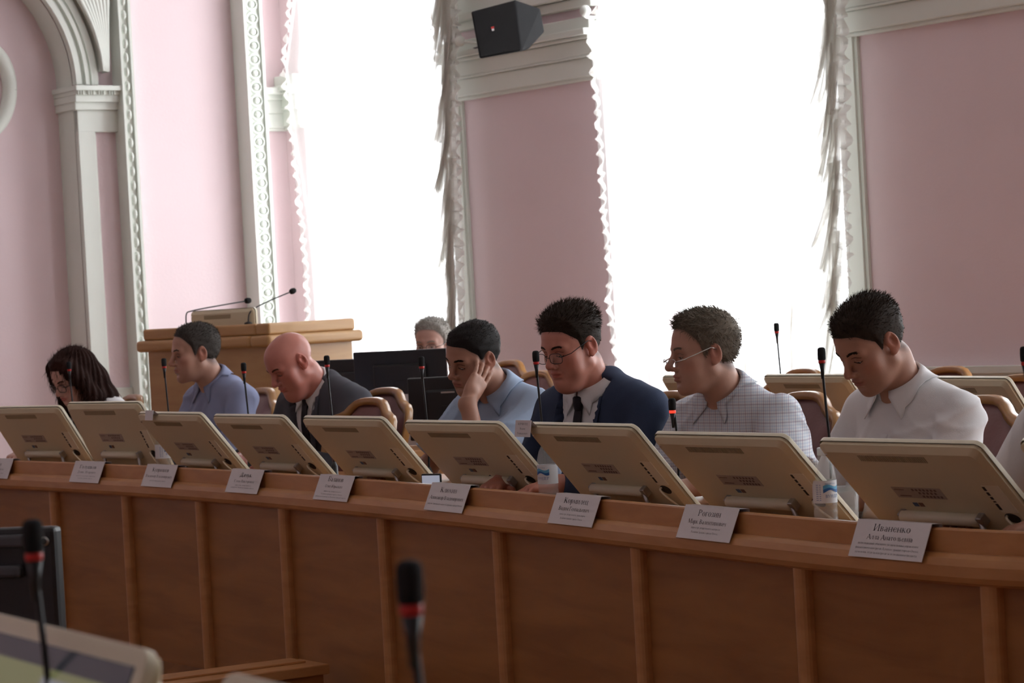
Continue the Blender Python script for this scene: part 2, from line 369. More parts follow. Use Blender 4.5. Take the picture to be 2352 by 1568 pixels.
def sdf_object(V, Q, name, mat, parent=None, colors=None, smooth=2):
    me = bpy.data.meshes.new(name); me.vertices.add(len(V)); 
    if smooth:
        for _ in range(smooth):
            acc = np.zeros_like(V); cnt = np.zeros(len(V))
            for i in range(4):
                np.add.at(acc, Q[:, i], V[Q[:, (i+1) % 4]]+V[Q[:, (i+3) % 4]]); np.add.at(cnt, Q[:, i], 2)
            V = V*.5+.5*acc/np.maximum(cnt, 1)[:, None]
    me.vertices.foreach_set('co', V.astype(np.float32).ravel())
    me.loops.add(4*len(Q)); me.loops.foreach_set('vertex_index', Q.astype(np.int32).ravel())
    me.polygons.add(len(Q)); me.polygons.foreach_set('loop_start', np.arange(0, 4*len(Q), 4, dtype=np.int32))
    me.update(calc_edges=True); me.validate()
    if colors is not None:
        at = me.color_attributes.new('tint', 'FLOAT_COLOR', 'POINT')
        at.data.foreach_set('color', np.concatenate([colors, np.ones((len(colors), 1))], 1).astype(np.float32).ravel())
    return link(me, name, mat, parent, True)
def bvh_of(V, Q): return BVHTree.FromPolygons([tuple(p) for p in V], [tuple(q) for q in Q])
def fill_poly(poly, step):                   # grid of triangles inside a 2D outline
    bm = bmesh.new(); vs = [bm.verts.new((p[0], p[1], 0)) for p in poly]; bm.faces.new(vs)
    bmesh.ops.triangulate(bm, faces=bm.faces)
    for _ in range(5):
        es = [e for e in bm.edges if e.calc_length() > step]
        if not es: break
        bmesh.ops.subdivide_edges(bm, edges=es, cuts=1); bmesh.ops.triangulate(bm, faces=bm.faces)
    bm.verts.index_update()
    v = [tuple(x.co)[:2] for x in bm.verts]; f = [tuple(x.index for x in q.verts) for q in bm.faces]; bm.free(); return v, f
def drape(bvh, poly, frame, off, step=.015, y0=.6):   # lay a 2D patch (x, z in FRAME) on a surface, seen from +y of the frame
    O, R = frame; v, f = fill_poly(poly, step); out = []; last = None
    for x, z in v:
        o = O+R@np.array([x, y0, z]); d = -R[:, 1]
        h = bvh.ray_cast(Vector(o), Vector(d))
        out.append(None if h[0] is None else np.array(h[0])+R[:, 1]*off)
    good = [p for p in out if p is not None]
    if not good: return MB()
    ys = np.median([(p-O)@R[:, 1] for p in good])
    out = [p if p is not None else O+R@np.array([v[i][0], ys, v[i][1]]) for i, p in enumerate(out)]
    return MB().add(out, f)
# ---------------------------------------------------------------- people
def skin_mat(name, col, rough=.5): return material(name, col, rough, noise=(.07, 45), attr='tint', bump=(.12, 260, .002), spec=.4)
def hair_mat(name, col): return material(name, col, .65, noise=(.28, 110), spec=.12)
def unit(v): v = np.array(v, float); return v/(np.linalg.norm(v)+1e-12)
def head_prims(T, p):
    """[(prim, k, mode)] of a head; T maps head coordinates (x right, y face, z up) to the person's."""
    t, R, s = T; c = lambda x, y, z: t+R@(np.array([x, y, z])*s)
    w = p.get('wide', 1); fat = p.get('fat', 0); n = p.get('nose', 1); ch = p.get('chin', 0)
    E = lambda q, r, k=.02, m='u', RR=None: (ell(c(*q), np.array(r)*s, R if RR is None else R@RR), k, m)
    K = lambda a, b, ra, rb, k=.015: (cap(c(*a), c(*b), ra*s, rb*s), k, 'u')
    L = [E((0, -.018, .037), (.075*w, .097, .086)), E((0, .032, .043), (.062*w, .057, .060), .03),
         E((0, .028, -.03), (.060*w, .056, .078), .03)]
    for q in (-1, 1):
        L += [K((q*.052*w, -.002, -.05), (q*.022, .06, -.098-ch), .021, .018, .03),
              E((q*.044*w, .052, -.022), (.022+fat*.3, .022, .02), .025),
              E((q*.036*w, .05, -.062), (.022+fat, .022, .028), .03)]
    L += [E((0, .0745, -.101-ch), (.02, .017, .017), .02), E((0, .06, -.06), (.034, .033, .034), .025)]
    for q in (-1, 1): L.append(K((q*.04*w, .072, .022), (q*.012, .084, .024), .011, .010, .018))
    for q in (-1, 1): L.append(E((q*.031, .099, .004), (.019, .017, .0125), .012, 's'))
    for q in (-1, 1): L.append(E((q*.031, .0715, .0035), (.0165, .0145, .0125), .003))
    L += [K((0, .083, .02), (0, .083+.027*n, -.026), .0085, .0105, .012), E((0, .083+.027*n, -.0305), (.0122, .0115, .0105), .008)]
    for q in (-1, 1): L.append(E((q*.0135, .099, -.036), (.0085, .011, .008), .006))
    for q in (-1, 1): L.append(E((q*.007, .106, -.0425), (.0035, .005, .0035), .003, 's'))
    L += [E((0, .0925, -.0585), (.024, .0095, .006), .006), E((0, .0905, -.0695), (.020, .0095, .0075), .006),
          E((0, .1035, -.0637), (.026, .0125, .0017), .004, 's'), E((0, .093, -.082), (.018, .006, .004), .01, 's')]
    for q in (-1, 1):
        L += [(cap(c(q*.0195, .1015, -.037), c(q*.0305, .089, -.064), .0022*s, .0016*s), .007, 's'), (cap(c(q*.020, .094, -.0125), c(q*.042, .083, -.0135), .0018*s, .0015*s), .006, 's'),
              (cap(c(q*.011, .108, -.0275), c(q*.0165, .1035, -.0295), .0015*s, .0015*s), .004, 's')]
    if fat: L.append(E((0, .045, -.112-ch), (.04, .04, .02+fat), .03))
    for q in (-1, 1):
        ra = np.array(Matrix.Rotation(q*.33, 3, 'Z') @ Matrix.Rotation(-.15, 3, 'X'))
        L += [E((q*.0795*w, -.014, .002), (.0065, .0195, .033), .006, 'u', ra), E((q*.078*w, -.007, -.024), (.006, .010, .012), .006, 'u', ra),
              E((q*.0885*w, -.0125, .005), (.0115, .0105, .017), .0025, 's', ra), E((q*.0865*w, -.0195, .012), (.0045, .0045, .017), .002, 's', ra)]
    return L
SKULL = (0, 1, 2)
def head_tint(V, T, p):
    t, R, s = T; q = ((V-t)@R)/s; x, y, z = np.abs(q[:, 0]), q[:, 1], q[:, 2]
    C = np.ones((len(V), 3))
    def blob(c, r, col, a):
        d = np.sqrt(((x-c[0])/r[0])**2+((y-c[1])/r[1])**2+((z-c[2])/r[2])**2); k = np.clip(1.6-d*1.1, 0, 1)[:, None]*a
        C[:] = C*(1-k)+C*np.array(col)*k
    blob((0, .098, -.064), (.025, .02, .011), p.get('lips', (.88, .55, .55)), .9)
    blob((.045, .06, -.03), (.028, .03, .024), (1.02, .84, .82), .7)
    blob((0, .112, -.03), (.018, .02, .016), (1.02, .84, .82), .7)
    blob((.083, -.012, 0), (.016, .026, .036), (1.05, .78, .74), .9)
    blob((.031, .085, .004), (.021, .02, .014), (.78, .70, .70), .7)
    if not p.get('bald'):
        k = np.clip(((z-hair_height(y, p))+.010)/.020, 0, 1)*np.clip((.075-y)/.02+1, 0, 1); ear = np.clip((np.abs(q[:, 0])-.078)/.004, 0, 1); k = (k*(1-ear))[:, None]*.75
        C[:] = C*(1-k)+np.array(p.get('scalp', (.22, .22, .26)))*k
    st = p.get('stubble', .0)
    if st: blob((0, .06, -.09), (.06, .06, .042), (.62, .62, .66), st)
    return C
def hair_height(y, p):
    ys = [-.13, -.09, -.06, -.035, -.015, .004, .018, .030, .048, .066, .085, .11]
    hs = [-.055, -.06, -.055, -.035, .012, .012, -.012, .030, .052, .074, .083, .085]
    return np.interp(y, ys, hs)+p.get('hairline', 0)*np.clip((y-.02)/.03, 0, 1)
def hand_prims(W, d, n, side, curl=(.35, .5, .4), spread=.06, s=1., thumb=(.75, .7, .3), tcurl=.35):
    d = unit(d); n = unit(np.array(n)-d*(np.array(n)@d)); sd = np.cross(d, n)*side; W = np.array(W, float)
    P = lambda a, b, c: W+(sd*a+d*b+n*c)*s
    L = [(ell(P(0, .055, 0), np.array((.040, .046, .0155))*s, np.stack([sd, d, n], 1)), .02, 'u'), (cap(P(0, -.02, 0), P(0, .03, 0), .024*s, .026*s), .02, 'u')]
    for i, (o, ln, r) in enumerate(((.031, .070, .0088), (.0105, .079, .0090), (-.010, .073, .0086), (-.029, .057, .0078))):
        k = P(o, .092-.004*abs(i-1.2), 0); L.append((cap(P(o*.55, .03, .002), k, .012*s, .0102*s), .012, 'u'))
        a = 0; sp = spread*(1.5-i)
        cu = [c*(1+.10*(i-1)) for c in curl]
        for j, fr in enumerate((.44, .31, .25)):
            a += cu[j]; dr = unit(d*math.cos(a)+n*math.sin(a)+sd*sp*math.cos(a)); e = k+dr*ln*fr*s
            L.append((cap(k, e, r*(1-.09*j)*s, r*(.93-.09*j)*s), .003, 'u')); k = e
    k = P(.026, .022, .004); dr = unit(sd*thumb[0]+d*thumb[1]+n*thumb[2])
    for j, (ln, r) in enumerate(((.042, .0125), (.032, .0105), (.026, .0095))):
        e = k+dr*ln*s; L.append((cap(k, e, r*s, (r-.001)*s), .010 if j == 0 else .004, 'u')); k = e
        dr = unit(dr*math.cos(tcurl)+unit(d*.8+n*.5-sd*.3)*math.sin(tcurl))
    return L
def strands(V, N, dirs, ln, wd, mb, rs, bend=.5):
    for i in range(len(V)):
        a = V[i]; d1 = unit(dirs[i]+rs.normal(0, .22, 3)); l = ln[i]*rs.uniform(.6, 1.25)
        d2 = unit(d1-N[i]*bend+rs.normal(0, .12, 3)); w = unit(np.cross(d1, N[i]+rs.normal(0, .5, 3)))*wd
        b = a+d1*l*.5; c = b+d2*l*.5
        mb.add([a-w, a+w, b-w*.8, b+w*.8, c], [(0, 1, 3, 2), (2, 3, 4)])
def torso_prims(J, g, p, full=True):
    P, Wst, C, N, S = J['P'], J['W'], J['C'], J['N'], J['S']; R = J['R']; b = p.get('belly', .0); w = p.get('build', 1.)
    E = lambda o, q, r, k=.05: (ell(o+R@np.array(q), np.array(r)+g, R), k, 'u')
    L = [E(P, (0, 0, 0), (.165*w, .135, .13)), E(Wst, (0, b*.5, 0), (.150*w+b*.4, .115+b*.6, .17), .08), E(C, (0, .0, -.02), (.160*w, .105+b*.2, .18), .08),
         E(C, (0, -.005, .09), (.165*w, .095, .10), .06)]
    for q in (0, 1):
        sgn = -1 if q == 0 else 1
        L += [(cap(N+R@np.array([sgn*.05, -.022, -.018]), S[q]+R@np.array([-sgn*.0, -.004, .0]), .054+g, .059+g), .07, 'u'),
              (ell(C+R@np.array([sgn*.075, .055, .03]), np.array([.075, .05, .07])+g, R), .06, 'u')]
    return L
def arm_prims(S, E, W, g, t0=1.0, sleeve='long', flare=0, k=.018):
    S, E, W = (np.array(v, float) for v in (S, E, W))
    if sleeve == 'short': return [(cap(S, S+(E-S)*t0, .056+g, .056+g+flare, True), k, 'u')]
    return [(cap(S, E, .053+g, .045+g), k, 'u'), (cap(E, E+(W-E)*t0, .047+g, .034+g+flare, sleeve == 'long'), k, 'u')]
def folds(V, N, amp, seed):
    x, y, z = V.T; o = seed*1.7
    w = 2.5*np.sin(11*z+6*x+o)+1.7*np.sin(13*x-9*y+2*o)
    rd = lambda a: 1-2*np.abs(np.sin(a))**.8
    f = .8*rd(29*(x*.45+z*.75+y*.3)+w)*(.5+.5*np.sin(8*x+5*z+o))+.6*rd(36*(z*.6-x*.7)+1.3*w)*(.5+.5*np.sin(9*y-7*z+2+o))+.5*np.sin(46*(x*.8+y*.5+z*.2)+w)
    return V+N*(amp*.72*np.maximum(f, -.75))[:, None]
def vnormals(V, Q):
    n = np.cross(V[Q[:, 2]]-V[Q[:, 0]], V[Q[:, 3]]-V[Q[:, 1]]); A = np.zeros_like(V)
    for i in range(4): np.add.at(A, Q[:, i], n)
    return A/(np.linalg.norm(A, axis=1)[:, None]+1e-12)
def collar(mb, J, bvh, half, stand=.036, leaf=.04, point=.05, r0=.064, spreadx=0, r1=None, tilt=0, spread=.3):
    """folded shirt collar round the neck: stand, fold, leaf with two points"""
    N, R = J['N'], J['Rn']; rows = [[], [], [], [], []]; n = 44
    for i in range(n+1):
        th = half+(2*PI-2*half)*i/n; f = (1+math.cos(th))/2; sx, cy = math.sin(th), math.cos(th)
        q = max(0, 1-min(th-half, 2*PI-half-th)/.55)          # towards the points
        def P(r, h): return N+R@np.array([r*sx*1.06, r*cy*1.0-.004+tilt*f, h-.022*f])
        top = stand+.006*(1-f)
        rows[0].append(P(r0, -.012)); rows[1].append(P(r0-.003, top-.002)); rows[2].append(P(r0+.002, top+.003)); rows[3].append(P(r0+.012, top-.012))
        sg = 1 if th < PI else -1; sx, cy = math.sin(th+sg*spread*q), math.cos(th+sg*spread*q)
        e = P(r0+.022+.014*q+spreadx*q, top-leaf-point*q*.8); rows[4].append(e)
    for r_ in (3, 4):
        for i, e in enumerate(rows[r_]):
            h = bvh.find_nearest(Vector(e))
            if h[0] is not None and (Vector(e)-h[0]).dot(h[1]) < .005: rows[r_][i] = np.array(h[0]+h[1]*.006)
    mb.grid(rows); return mb
def person(label, px, py, D, yaw, lean, head, sp, group=None):
    s = sp.get('scale', 1.0); rs = np.random.default_rng(sp.get('seed', 1))
    hw = aty(px, py, D); th = math.radians(yaw); ox = sp.get('hx', 0)
    Rz = np.array([[math.cos(th), -math.sin(th)], [math.sin(th), math.cos(th)]])
    root_xy = hw[:2]-Rz@np.array([ox, lean])
    root = thing('person', label, 'person', (root_xy[0], root_xy[1], 0), (0, 0, th), group)
    hl = np.array([ox, lean, hw[2]])
    loc = lambda x, y, Dd: (lambda w: np.array([*(Rz.T@(w[:2]-root_xy)), w[2]]))(aty(x, y, Dd))
    Rh = rot(*head); T = (hl, Rh, s)
    nb = hl+Rh@np.array([0, -.035, -.07])*s
    no = np.array(sp.get('neck', (0, -.065, -.155)))+np.array([0, 0, .032]); N = hl+np.array(no)
    up = unit(nb-N)
    sy = sp.get('twist', 0); lt = sp.get('tilt', 8)     # torso twist, forward tilt
    R = rot(sy, lt, sp.get('sroll', 0)); sw = sp.get('sw', .185)
    C = N+R@np.array([0, -.01, -.20]); Pv = sp.get('pelvis', np.array([N[0]*.5, N[1]-.17, .55])); Ws = (C+Pv)/2+np.array([0, .015, -.02])
    S = [N+R@np.array([-sw, -.016, -.080])+np.array(sp.get('SL', (0, 0, 0))), N+R@np.array([sw, -.016, -.080])+np.array(sp.get('SR', (0, 0, 0)))]
    fy = unit(N-nb); Rn = np.stack([R[:, 0], np.cross(up, R[:, 0]), up], 1)
    J = dict(P=np.array(Pv), W=Ws, C=C, N=N, S=S, R=R, Rn=Rn)
    arms = []
    for q, key in ((0, 'armL'), (1, 'armR')):
        sg = -1 if q == 0 else 1; a = sp.get(key, {})
        E = np.array(a['E']) if 'E' in a else S[q]+np.array([sg*.06, .12, -.26])
        Wr = hl+np.array([-.094, .106, -.142]) if isinstance(a.get('W'), str) else np.array(a['W']) if 'W' in a else np.array([N[0]+sg*.13, E[1]+.22, .775])
        d = np.array(a.get('d', (-sg*.45, .9, -.1))); n = np.array(a.get('n', (0, 0, -1)))
        arms.append((S[q], E, Wr, d, n, sg if 'side' not in a else a['side'], a))
    # body: one continuous skin
    hz = hl[2]; fine = .0026
    hs_ = [Wr+unit(d)*.09 for _, _, Wr, d, _, _, _ in arms]
    fx = [(hl[0]-.105, hl[0]+.105, fine)]+[(h[0]-.11, h[0]+.11, a[6].get('res', .005)) for h, a in zip(hs_, arms)]
    fyv = [(hl[1]-.14, hl[1]+.14, fine)]+[(h[1]-.12, h[1]+.12, a[6].get('res', .005)) for h, a in zip(hs_, arms)]
    fz = [(hl[2]-.155, hl[2]+.135, fine)]+[(h[2]-.1, h[2]+.1, a[6].get('res', .005)) for h, a in zip(hs_, arms)]
    F = Field(axis_coords(-.62, .62, .014, fx), axis_coords(min(Pv[1], 0)-.3, max(hl[1]+.3, max(h[1] for h in hs_)+.15), .014, fyv), axis_coords(.36, hl[2]+.2, .014, fz))
    for pr, k, m in torso_prims(J, -.024, sp): F.op(pr, k, m)
    F.op(cap(N+R@np.array([0, -.01, -.03]), nb+Rh@np.array([0, 0, .0]), .066*sp.get('neckw', 1), .060*sp.get('neckw', 1)), .04)
    F.op(cap(nb, nb+Rh@np.array([0, .045, -.005]), .045, .035), .03)
    for S_, E, Wr, d, n, sd, a in arms:
        for pr, k, m in arm_prims(S_, E, Wr, -.006): F.op(pr, k, 'u')
        for pr, k, m in hand_prims(Wr, d, n, sd, a.get('curl', (.35, .5, .4)), a.get('spread', .05), a.get('hs', 1), a.get('thumb', (.75, .7, .3)), a.get('tcurl', .3)): F.op(pr, k, m)
    HP = head_prims(T, sp)
    for pr, k, m in HP: F.op(pr, k, m)
    V, Q = F.mesh()
    tint = head_tint(V, T, sp)
    body = sdf_object(V, Q, 'body', sp['skin'], root, tint, smooth=1)
    hb = bvh_of(V, Q)
    hp = lambda x, y, z: hl+Rh@(np.array([x, y, z])*s)
    def on_face(x, z, off=0., y0=.2):
        h = hb.ray_cast(Vector(hp(x, y0, z)), Vector(-Rh[:, 1])); return np.array(h[0])+Rh[:, 1]*off if h[0] else hp(x, .08, z)
    # eyes with lids, brows
    gaze = sp.get('lid', -.004)
    for q in (-1, 1):
        e = MB(); c = hp(q*.031, .0745+.5*gaze, .0025+gaze); e.sphere(c, (.0118,)*3, 10)
        dirg = unit(Rh@np.array(sp.get('gaze', (0, 1, -.3)))); e.mi = [0]*len(e.f)
        for fi, f in enumerate(e.f):
            m = np.mean([e.v[i] for i in f], 0)-c
            if m@dirg/np.linalg.norm(m) > .86: e.mi[fi] = 1
        e.build('eye', [M['eyewhite'], M['iris']], root, True)
    for q in (-1, 1):
        br = MB()
        for i in range(70):
            u = i/69; x = q*(.013+.034*u); z = .0225+.008*math.sin(u*2.3)-.004*u+rs.uniform(-.003, .003)
            a = on_face(x, z, .0003); b = on_face(x+q*.009, z+.003*(1-u)-.001, .0015)
            w = Rh[:, 2]*.0012*sp.get('brow', 1); br.add([a-w, a+w, b], [(0, 1, 2)])
        lash = [on_face(q*(.016+.029*u), .0015+gaze-.0045*math.sin(u*PI)-(.001*u), .0006) for u in np.linspace(0, 1, 9)]
        br.tube(lash, .00115, 5)
        crease = [on_face(q*(.016+.031*u), .0095+.003*math.sin(u*PI)-.003*u, .0002) for u in np.linspace(0, 1, 9)]
        br.tube(crease, .0007, 5)
        br.build('eyebrow', sp['hair'], root)
    # hair
    if not sp.get('bald'):
        rr = (hl[0]-.13, hl[0]+.13, .004), (hl[1]-.16, hl[1]+.16, .004), (hl[2]-.16, hl[2]+.18, .004)
        G = Field(*[np.arange(*r_, dtype=np.float32) for r_ in rr])
        for i in SKULL: G.op(HP[i][0], HP[i][1])
        X, Y, Z = np.meshgrid(G.x, G.y, G.z, indexing='ij'); q = (np.stack([X, Y, Z], -1)-hl)@Rh/s
        hh = hair_height(q[..., 1], sp); ab = np.clip((q[..., 2]-hh)/(.026+.030*np.clip((q[..., 1]-.02)/.04, 0, 1)), -1, 1)
        top = np.clip((q[..., 2]-.03)/.07, 0, 1); tk = sp.get('hair_side', .006)+(sp.get('hair_top', .014)-sp.get('hair_side', .006))*top
        nz = np.sin(q[..., 0]*90+4*np.sin(q[..., 2]*60))*np.sin(q[..., 1]*70+2)*.0016
        G.F -= np.where(ab > 0, (tk+nz)*np.maximum(ab, 0)**.8, .006*ab)*1.0-.0012
        hv, hq = G.mesh()
        hn = vnormals(hv, hq); l = (hv-hl)@Rh/s
        hm = MB().add(hv, [tuple(f) for f in hq])
        ok = np.where(l[:, 2] > hair_height(l[:, 1], sp)+.003)[0]; n = sp.get('strands', 2600)
        pick = rs.choice(ok, n); flow = np.array(sp.get('flow', (0, -.5, .1)))
        lp = l[pick]; topw = np.clip((lp[:, 2]-.03)/.06, 0, 1)[:, None]
        fl = (Rh@flow)[None]*topw+(Rh@np.array([0, -.45, -.8]))[None]*(1-topw)
        dr = hn[pick]*sp.get('stand', .8)+fl
        ln = sp.get('len_side', .010)+(sp.get('len_top', .022)-sp.get('len_side', .010))*topw[:, 0]
        strands(hv[pick]-hn[pick]*.003, hn[pick], dr, ln, .0009, hm, rs, sp.get('bend', .4))
        hm.build('hair', sp['hair'], root, True)
    # clothes
    outer = None
    def garment(name, g, mat, sleeves, amp, seed, carve=None, res=.007, extra=()):
        Fg = Field(*[np.arange(a, b, res, dtype=np.float32) for a, b in ((-.58, .58), (min(Pv[1], 0)-.3, max(N[1]+.25, max(max(a_[1][1], a_[2][1]) for a_ in arms)+.12)), (.44, N[2]+.12))])
        for pr, k, m in torso_prims(J, g, sp): Fg.op(pr, k, m)
        for pr in extra: Fg.op(pr, .03)
        for (S_, E, Wr, d, n, sd, a), sl in zip(arms, sleeves):
            if sl == 'none': continue
            for pr, k, m in arm_prims(S_, E, Wr, g+sp.get('loose', 0), *( (sp.get('sleeve_t', .82), 'short', sp.get('flare', .012)) if sl == 'short' else (.93, 'long', .006) )): Fg.op(pr, k, m)
        Fg.op(cap(N+R@np.array([0, 0, -.03]), N+up*.2, .052, .052), .012, 's')
        if carve: carve(Fg)
        v, q = Fg.mesh(); n_ = vnormals(v, q); dn = np.linalg.norm(v-N, axis=1)
        v = folds(v, n_, 1, seed)*1.0 if False else v+n_*((folds(v, n_, amp, seed)-v)*n_).sum(1)[:, None]*np.clip((dn-.07)/.08, 0, 1)[:, None]
        o = sdf_object(v, q, name, mat, root, smooth=4 if name == 'jacket' else 1)
        return o, bvh_of(v, q)
    CF = (C, R); open_ = sp.get('open', 0)
    def vneck(Fg):
        if open_:
            a = N+R@np.array([0, .05, .02]); Fg.op(cap(a, a+R@np.array([0, .05, -open_*.8]), .036, .003), .008, 's')
    if sp['wear'] == 'shirt':
        o, bv = garment('shirt', .004, sp['cloth'], sp.get('sleeves', ('short', 'short')), sp.get('fold', .004), sp.get('seed', 1), vneck)
    else:
        o, bv = garment('shirt', .000, sp['cloth'], ('none', 'none'), .001, 3)
    if sp.get('collar', True):
        collar(MB(), J, bv, sp.get('half', .32 if open_ else .05), r0=sp.get('cr', .067), point=sp.get('point', .016 if open_ else .040), leaf=sp.get('leaf', .054 if open_ else .046), stand=sp.get('stand_h', .042), spreadx=.018 if open_ else .004, spread=.30 if open_ else .42).build('collar', sp['cloth'], root, True, solid=.0025)
    if sp['wear'] == 'shirt' and sp.get('placket', True):
        drape(bv, [(-.017, .155-open_), (.017, .155-open_), (.017, -.25), (-.017, -.25)], CF, .0025).build('placket', sp['cloth'], root, True)
        for i in range(4):
            z = .135-open_-.085*i; h = bv.ray_cast(Vector(C+R@np.array([0, .6, z])), Vector(-R[:, 1]))
            if h[0] is None: continue
            c = np.array(h[0])+R[:, 1]*.003
            MB().tube([c, c+R[:, 1]*.0025], .0055, 12).build('button', M['button'], root, True)
    if sp['wear'] == 'suit':
        if sp.get('tie'):
            tc = N+J['Rn']@np.array([0, .078, -.006]); kx = J['Rn'][:, 0]; kd = unit(R@np.array([0, .22, -1.])); kn = np.cross(kx, kd); kn = kn if kn@R[:, 1] > 0 else -kn
            rows = [[tc+kd*d+kx*math.cos(a)*w_+kn*math.sin(a)*.011 for a in np.linspace(0, 2*PI, 17)[:-1]] for d, w_ in ((-.012, .012), (-.008, .020), (.008, .020), (.03, .014), (.034, .010))]
            m = MB().grid(rows, True); m.f += [tuple(range(15, -1, -1)), tuple(range(64, 80))]; m.mi += [0, 0]; m.build('tie_knot', sp['tie'], root, True)
            drape(bv, [(-.014, .19), (.014, .19), (.038, -.22), (0, -.26), (-.038, -.22)], CF, .009).build('tie', sp['tie'], root, True, solid=.003)
        zb = sp.get('vz', -.16)
        def carve(Fg):
            X = Fg.x[:, None, None]-C[0]; Y = Fg.y[None, :, None]-C[1]; Z = Fg.z[None, None, :]-C[2]
            x = R[0, 0]*X+R[1, 0]*Y+R[2, 0]*Z; y = R[0, 1]*X+R[1, 1]*Y+R[2, 1]*Z; z = R[0, 2]*X+R[1, 2]*Y+R[2, 2]*Z
            w = sp.get('vw', .075)*np.clip((z-zb)/(.15-zb), 0, 1.25); c = np.maximum(np.abs(x)-w, .02-y); Fg.F = np.maximum(Fg.F, -c).astype(np.float32)
        nk = [cap(N+R@np.array([q_*.05, -.045, .02]), N+R@np.array([q_*.085, .01, -.015]), .026, .028) for q_ in (-1, 1)]+[cap(N+R@np.array([-.05, -.05, .02]), N+R@np.array([.05, -.05, .02]), .026, .026)]
        o2, bj = garment('jacket', .016, sp['suit'], ('long', 'long'), sp.get('fold', .004), sp.get('seed', 1), carve, .005, nk)
        for q in (-1, 1):
            ol = [(.072, .185), (.055, .10), (.02, -.05), (.004, zb+.01), (.03, -.09), (.075, .015), (.098, .075), (.078, .088), (.10, .115), (.098, .185)]
            drape(bj, [(q*x, z) for x, z in ol], CF, .008, .018).build('lapel', sp['suit'], root, True, solid=.007)
    # trousers
    tr = Field(*[np.arange(a, b, .014, dtype=np.float32) for a, b in ((-.35, .35), (Pv[1]-.3, Pv[1]+.68), (.0, .72))])
    tr.op(ell(Pv, (.18*sp.get('build', 1), .15, .14)))
    for q in (-1, 1):
        kn = Pv+np.array([q*.12, .44, -.03]); ft = np.array([kn[0], kn[1]+.05, .09])
        tr.op(cap(Pv+np.array([q*.09, .02, -.02]), kn, .085, .066), .04); tr.op(cap(kn, ft, .062, .05), .03)
    tv, tq = tr.mesh(); sdf_object(tv, tq, 'trousers', M['trousers'], root)
    for q in (-1, 1):
        kn = Pv+np.array([q*.12, .44, -.03])
        MB().sphere((kn[0], kn[1]+.11, .052), (.046, .13, .05), 8).build('shoe', M['shoe'], root, True)
    # glasses
    if sp.get('glasses'):
        gl = sp['glasses']; gy = gl.get('y', .105); gz = gl.get('z', .0); w = gl.get('w', .024); h = gl.get('h', .016); r = gl.get('r', .0012)
        gm = MB(); lens = []
        for q in (-1, 1):
            loop = []
            for i in range(24):
                an = 2*PI*i/24; c_, s_ = math.cos(an), math.sin(an); e = .62
                loop.append(hp(q*.034+w*abs(c_)**e*np.sign(c_), gy-abs(q*.034+w*c_)*.16, gz+h*abs(s_)**e*np.sign(s_)))
            if gl.get('rim', True): gm.tube(loop+[loop[0]], r, 6, False)
            else: gm.tube(loop[:13], r, 6)
            lens.append(loop)
            ear = [hp(q*(.034+w), gy-.009, gz+.004), hp(q*.079*sp.get('wide', 1), gy-.03, gz+.009), hp(q*.0815*sp.get('wide', 1), .0, .02), hp(q*.079*sp.get('wide', 1), -.02, .012)]
            gm.tube(ear, gl.get('rt', r*1.2), 6)
        gm.tube([hp(-.034+w, gy-.001, gz+.004), hp(0, gy+.004, gz+.006), hp(.034-w, gy-.001, gz+.004)], r, 6)
        go = gm.build('glasses', gl['mat'], root, True)
        for loop in lens: MB().add(loop, [tuple(range(24))]).build('lens', M['lens'], go)
    return root, dict(J=J, T=T, hp=hp, bvh=hb, hl=hl, Rh=Rh, rs=rs, loc=loc, root=root)
M['eyewhite'] = material('eye_white', (.55, .52, .50), .25); M['iris'] = material('iris_dark', (.035, .028, .022), .2)
M['button'] = material('shirt_button', (.7, .7, .7), .3); M['trousers'] = material('dark_trousers', (.03, .032, .04), .8, noise=(.1, 50))
M['shoe'] = material('black_shoe', (.015, .013, .012), .35); M['lens'] = material('spectacle_lens', (1, 1, 1), .03, trans=.9)
M['specs_dark'] = material('dark_spectacle_metal', (.02, .02, .022), .3, metal=.6); M['specs_silver'] = material('silver_spectacle_metal', (.6, .58, .55), .25, metal=.9)
# ---------------------------------------------------------------- the hall
CEIL = 6.0; S_END = S_CORNER+24; OFF_END = 13.0
TW = lambda p: wpt(p[0], p[2], p[1])                     # (s, off, height) -> world
def lw(px, py, out=0.):                                  # (off, height) on the end wall seen at a pixel
    d = ray(px, py); o = WP+WA*(S_CORNER+out); t = ((o-CAMP)@WA)/(d@WA); q = CAMP+d*t-o
    return q@WN, q[2]
struct(MB().box((S_CORNER-.6, -.6, -.12), (S_END+.4, OFF_END+.4, 0), TW).build('floor', M['floor']))
struct(MB().box((S_CORNER-.6, -.6, CEIL), (S_END+.4, OFF_END+.4, CEIL+.15), TW).build('ceiling', M['ceil']))
struct(MB().box((S_CORNER-.4, OFF_END, 0), (S_END+.4, OFF_END+.3, CEIL), TW).build('wall_far_side', M['pink']))
struct(MB().box((S_END, 0, 0), (S_END+.3, OFF_END, CEIL), TW).build('wall_rear', M['pink']))
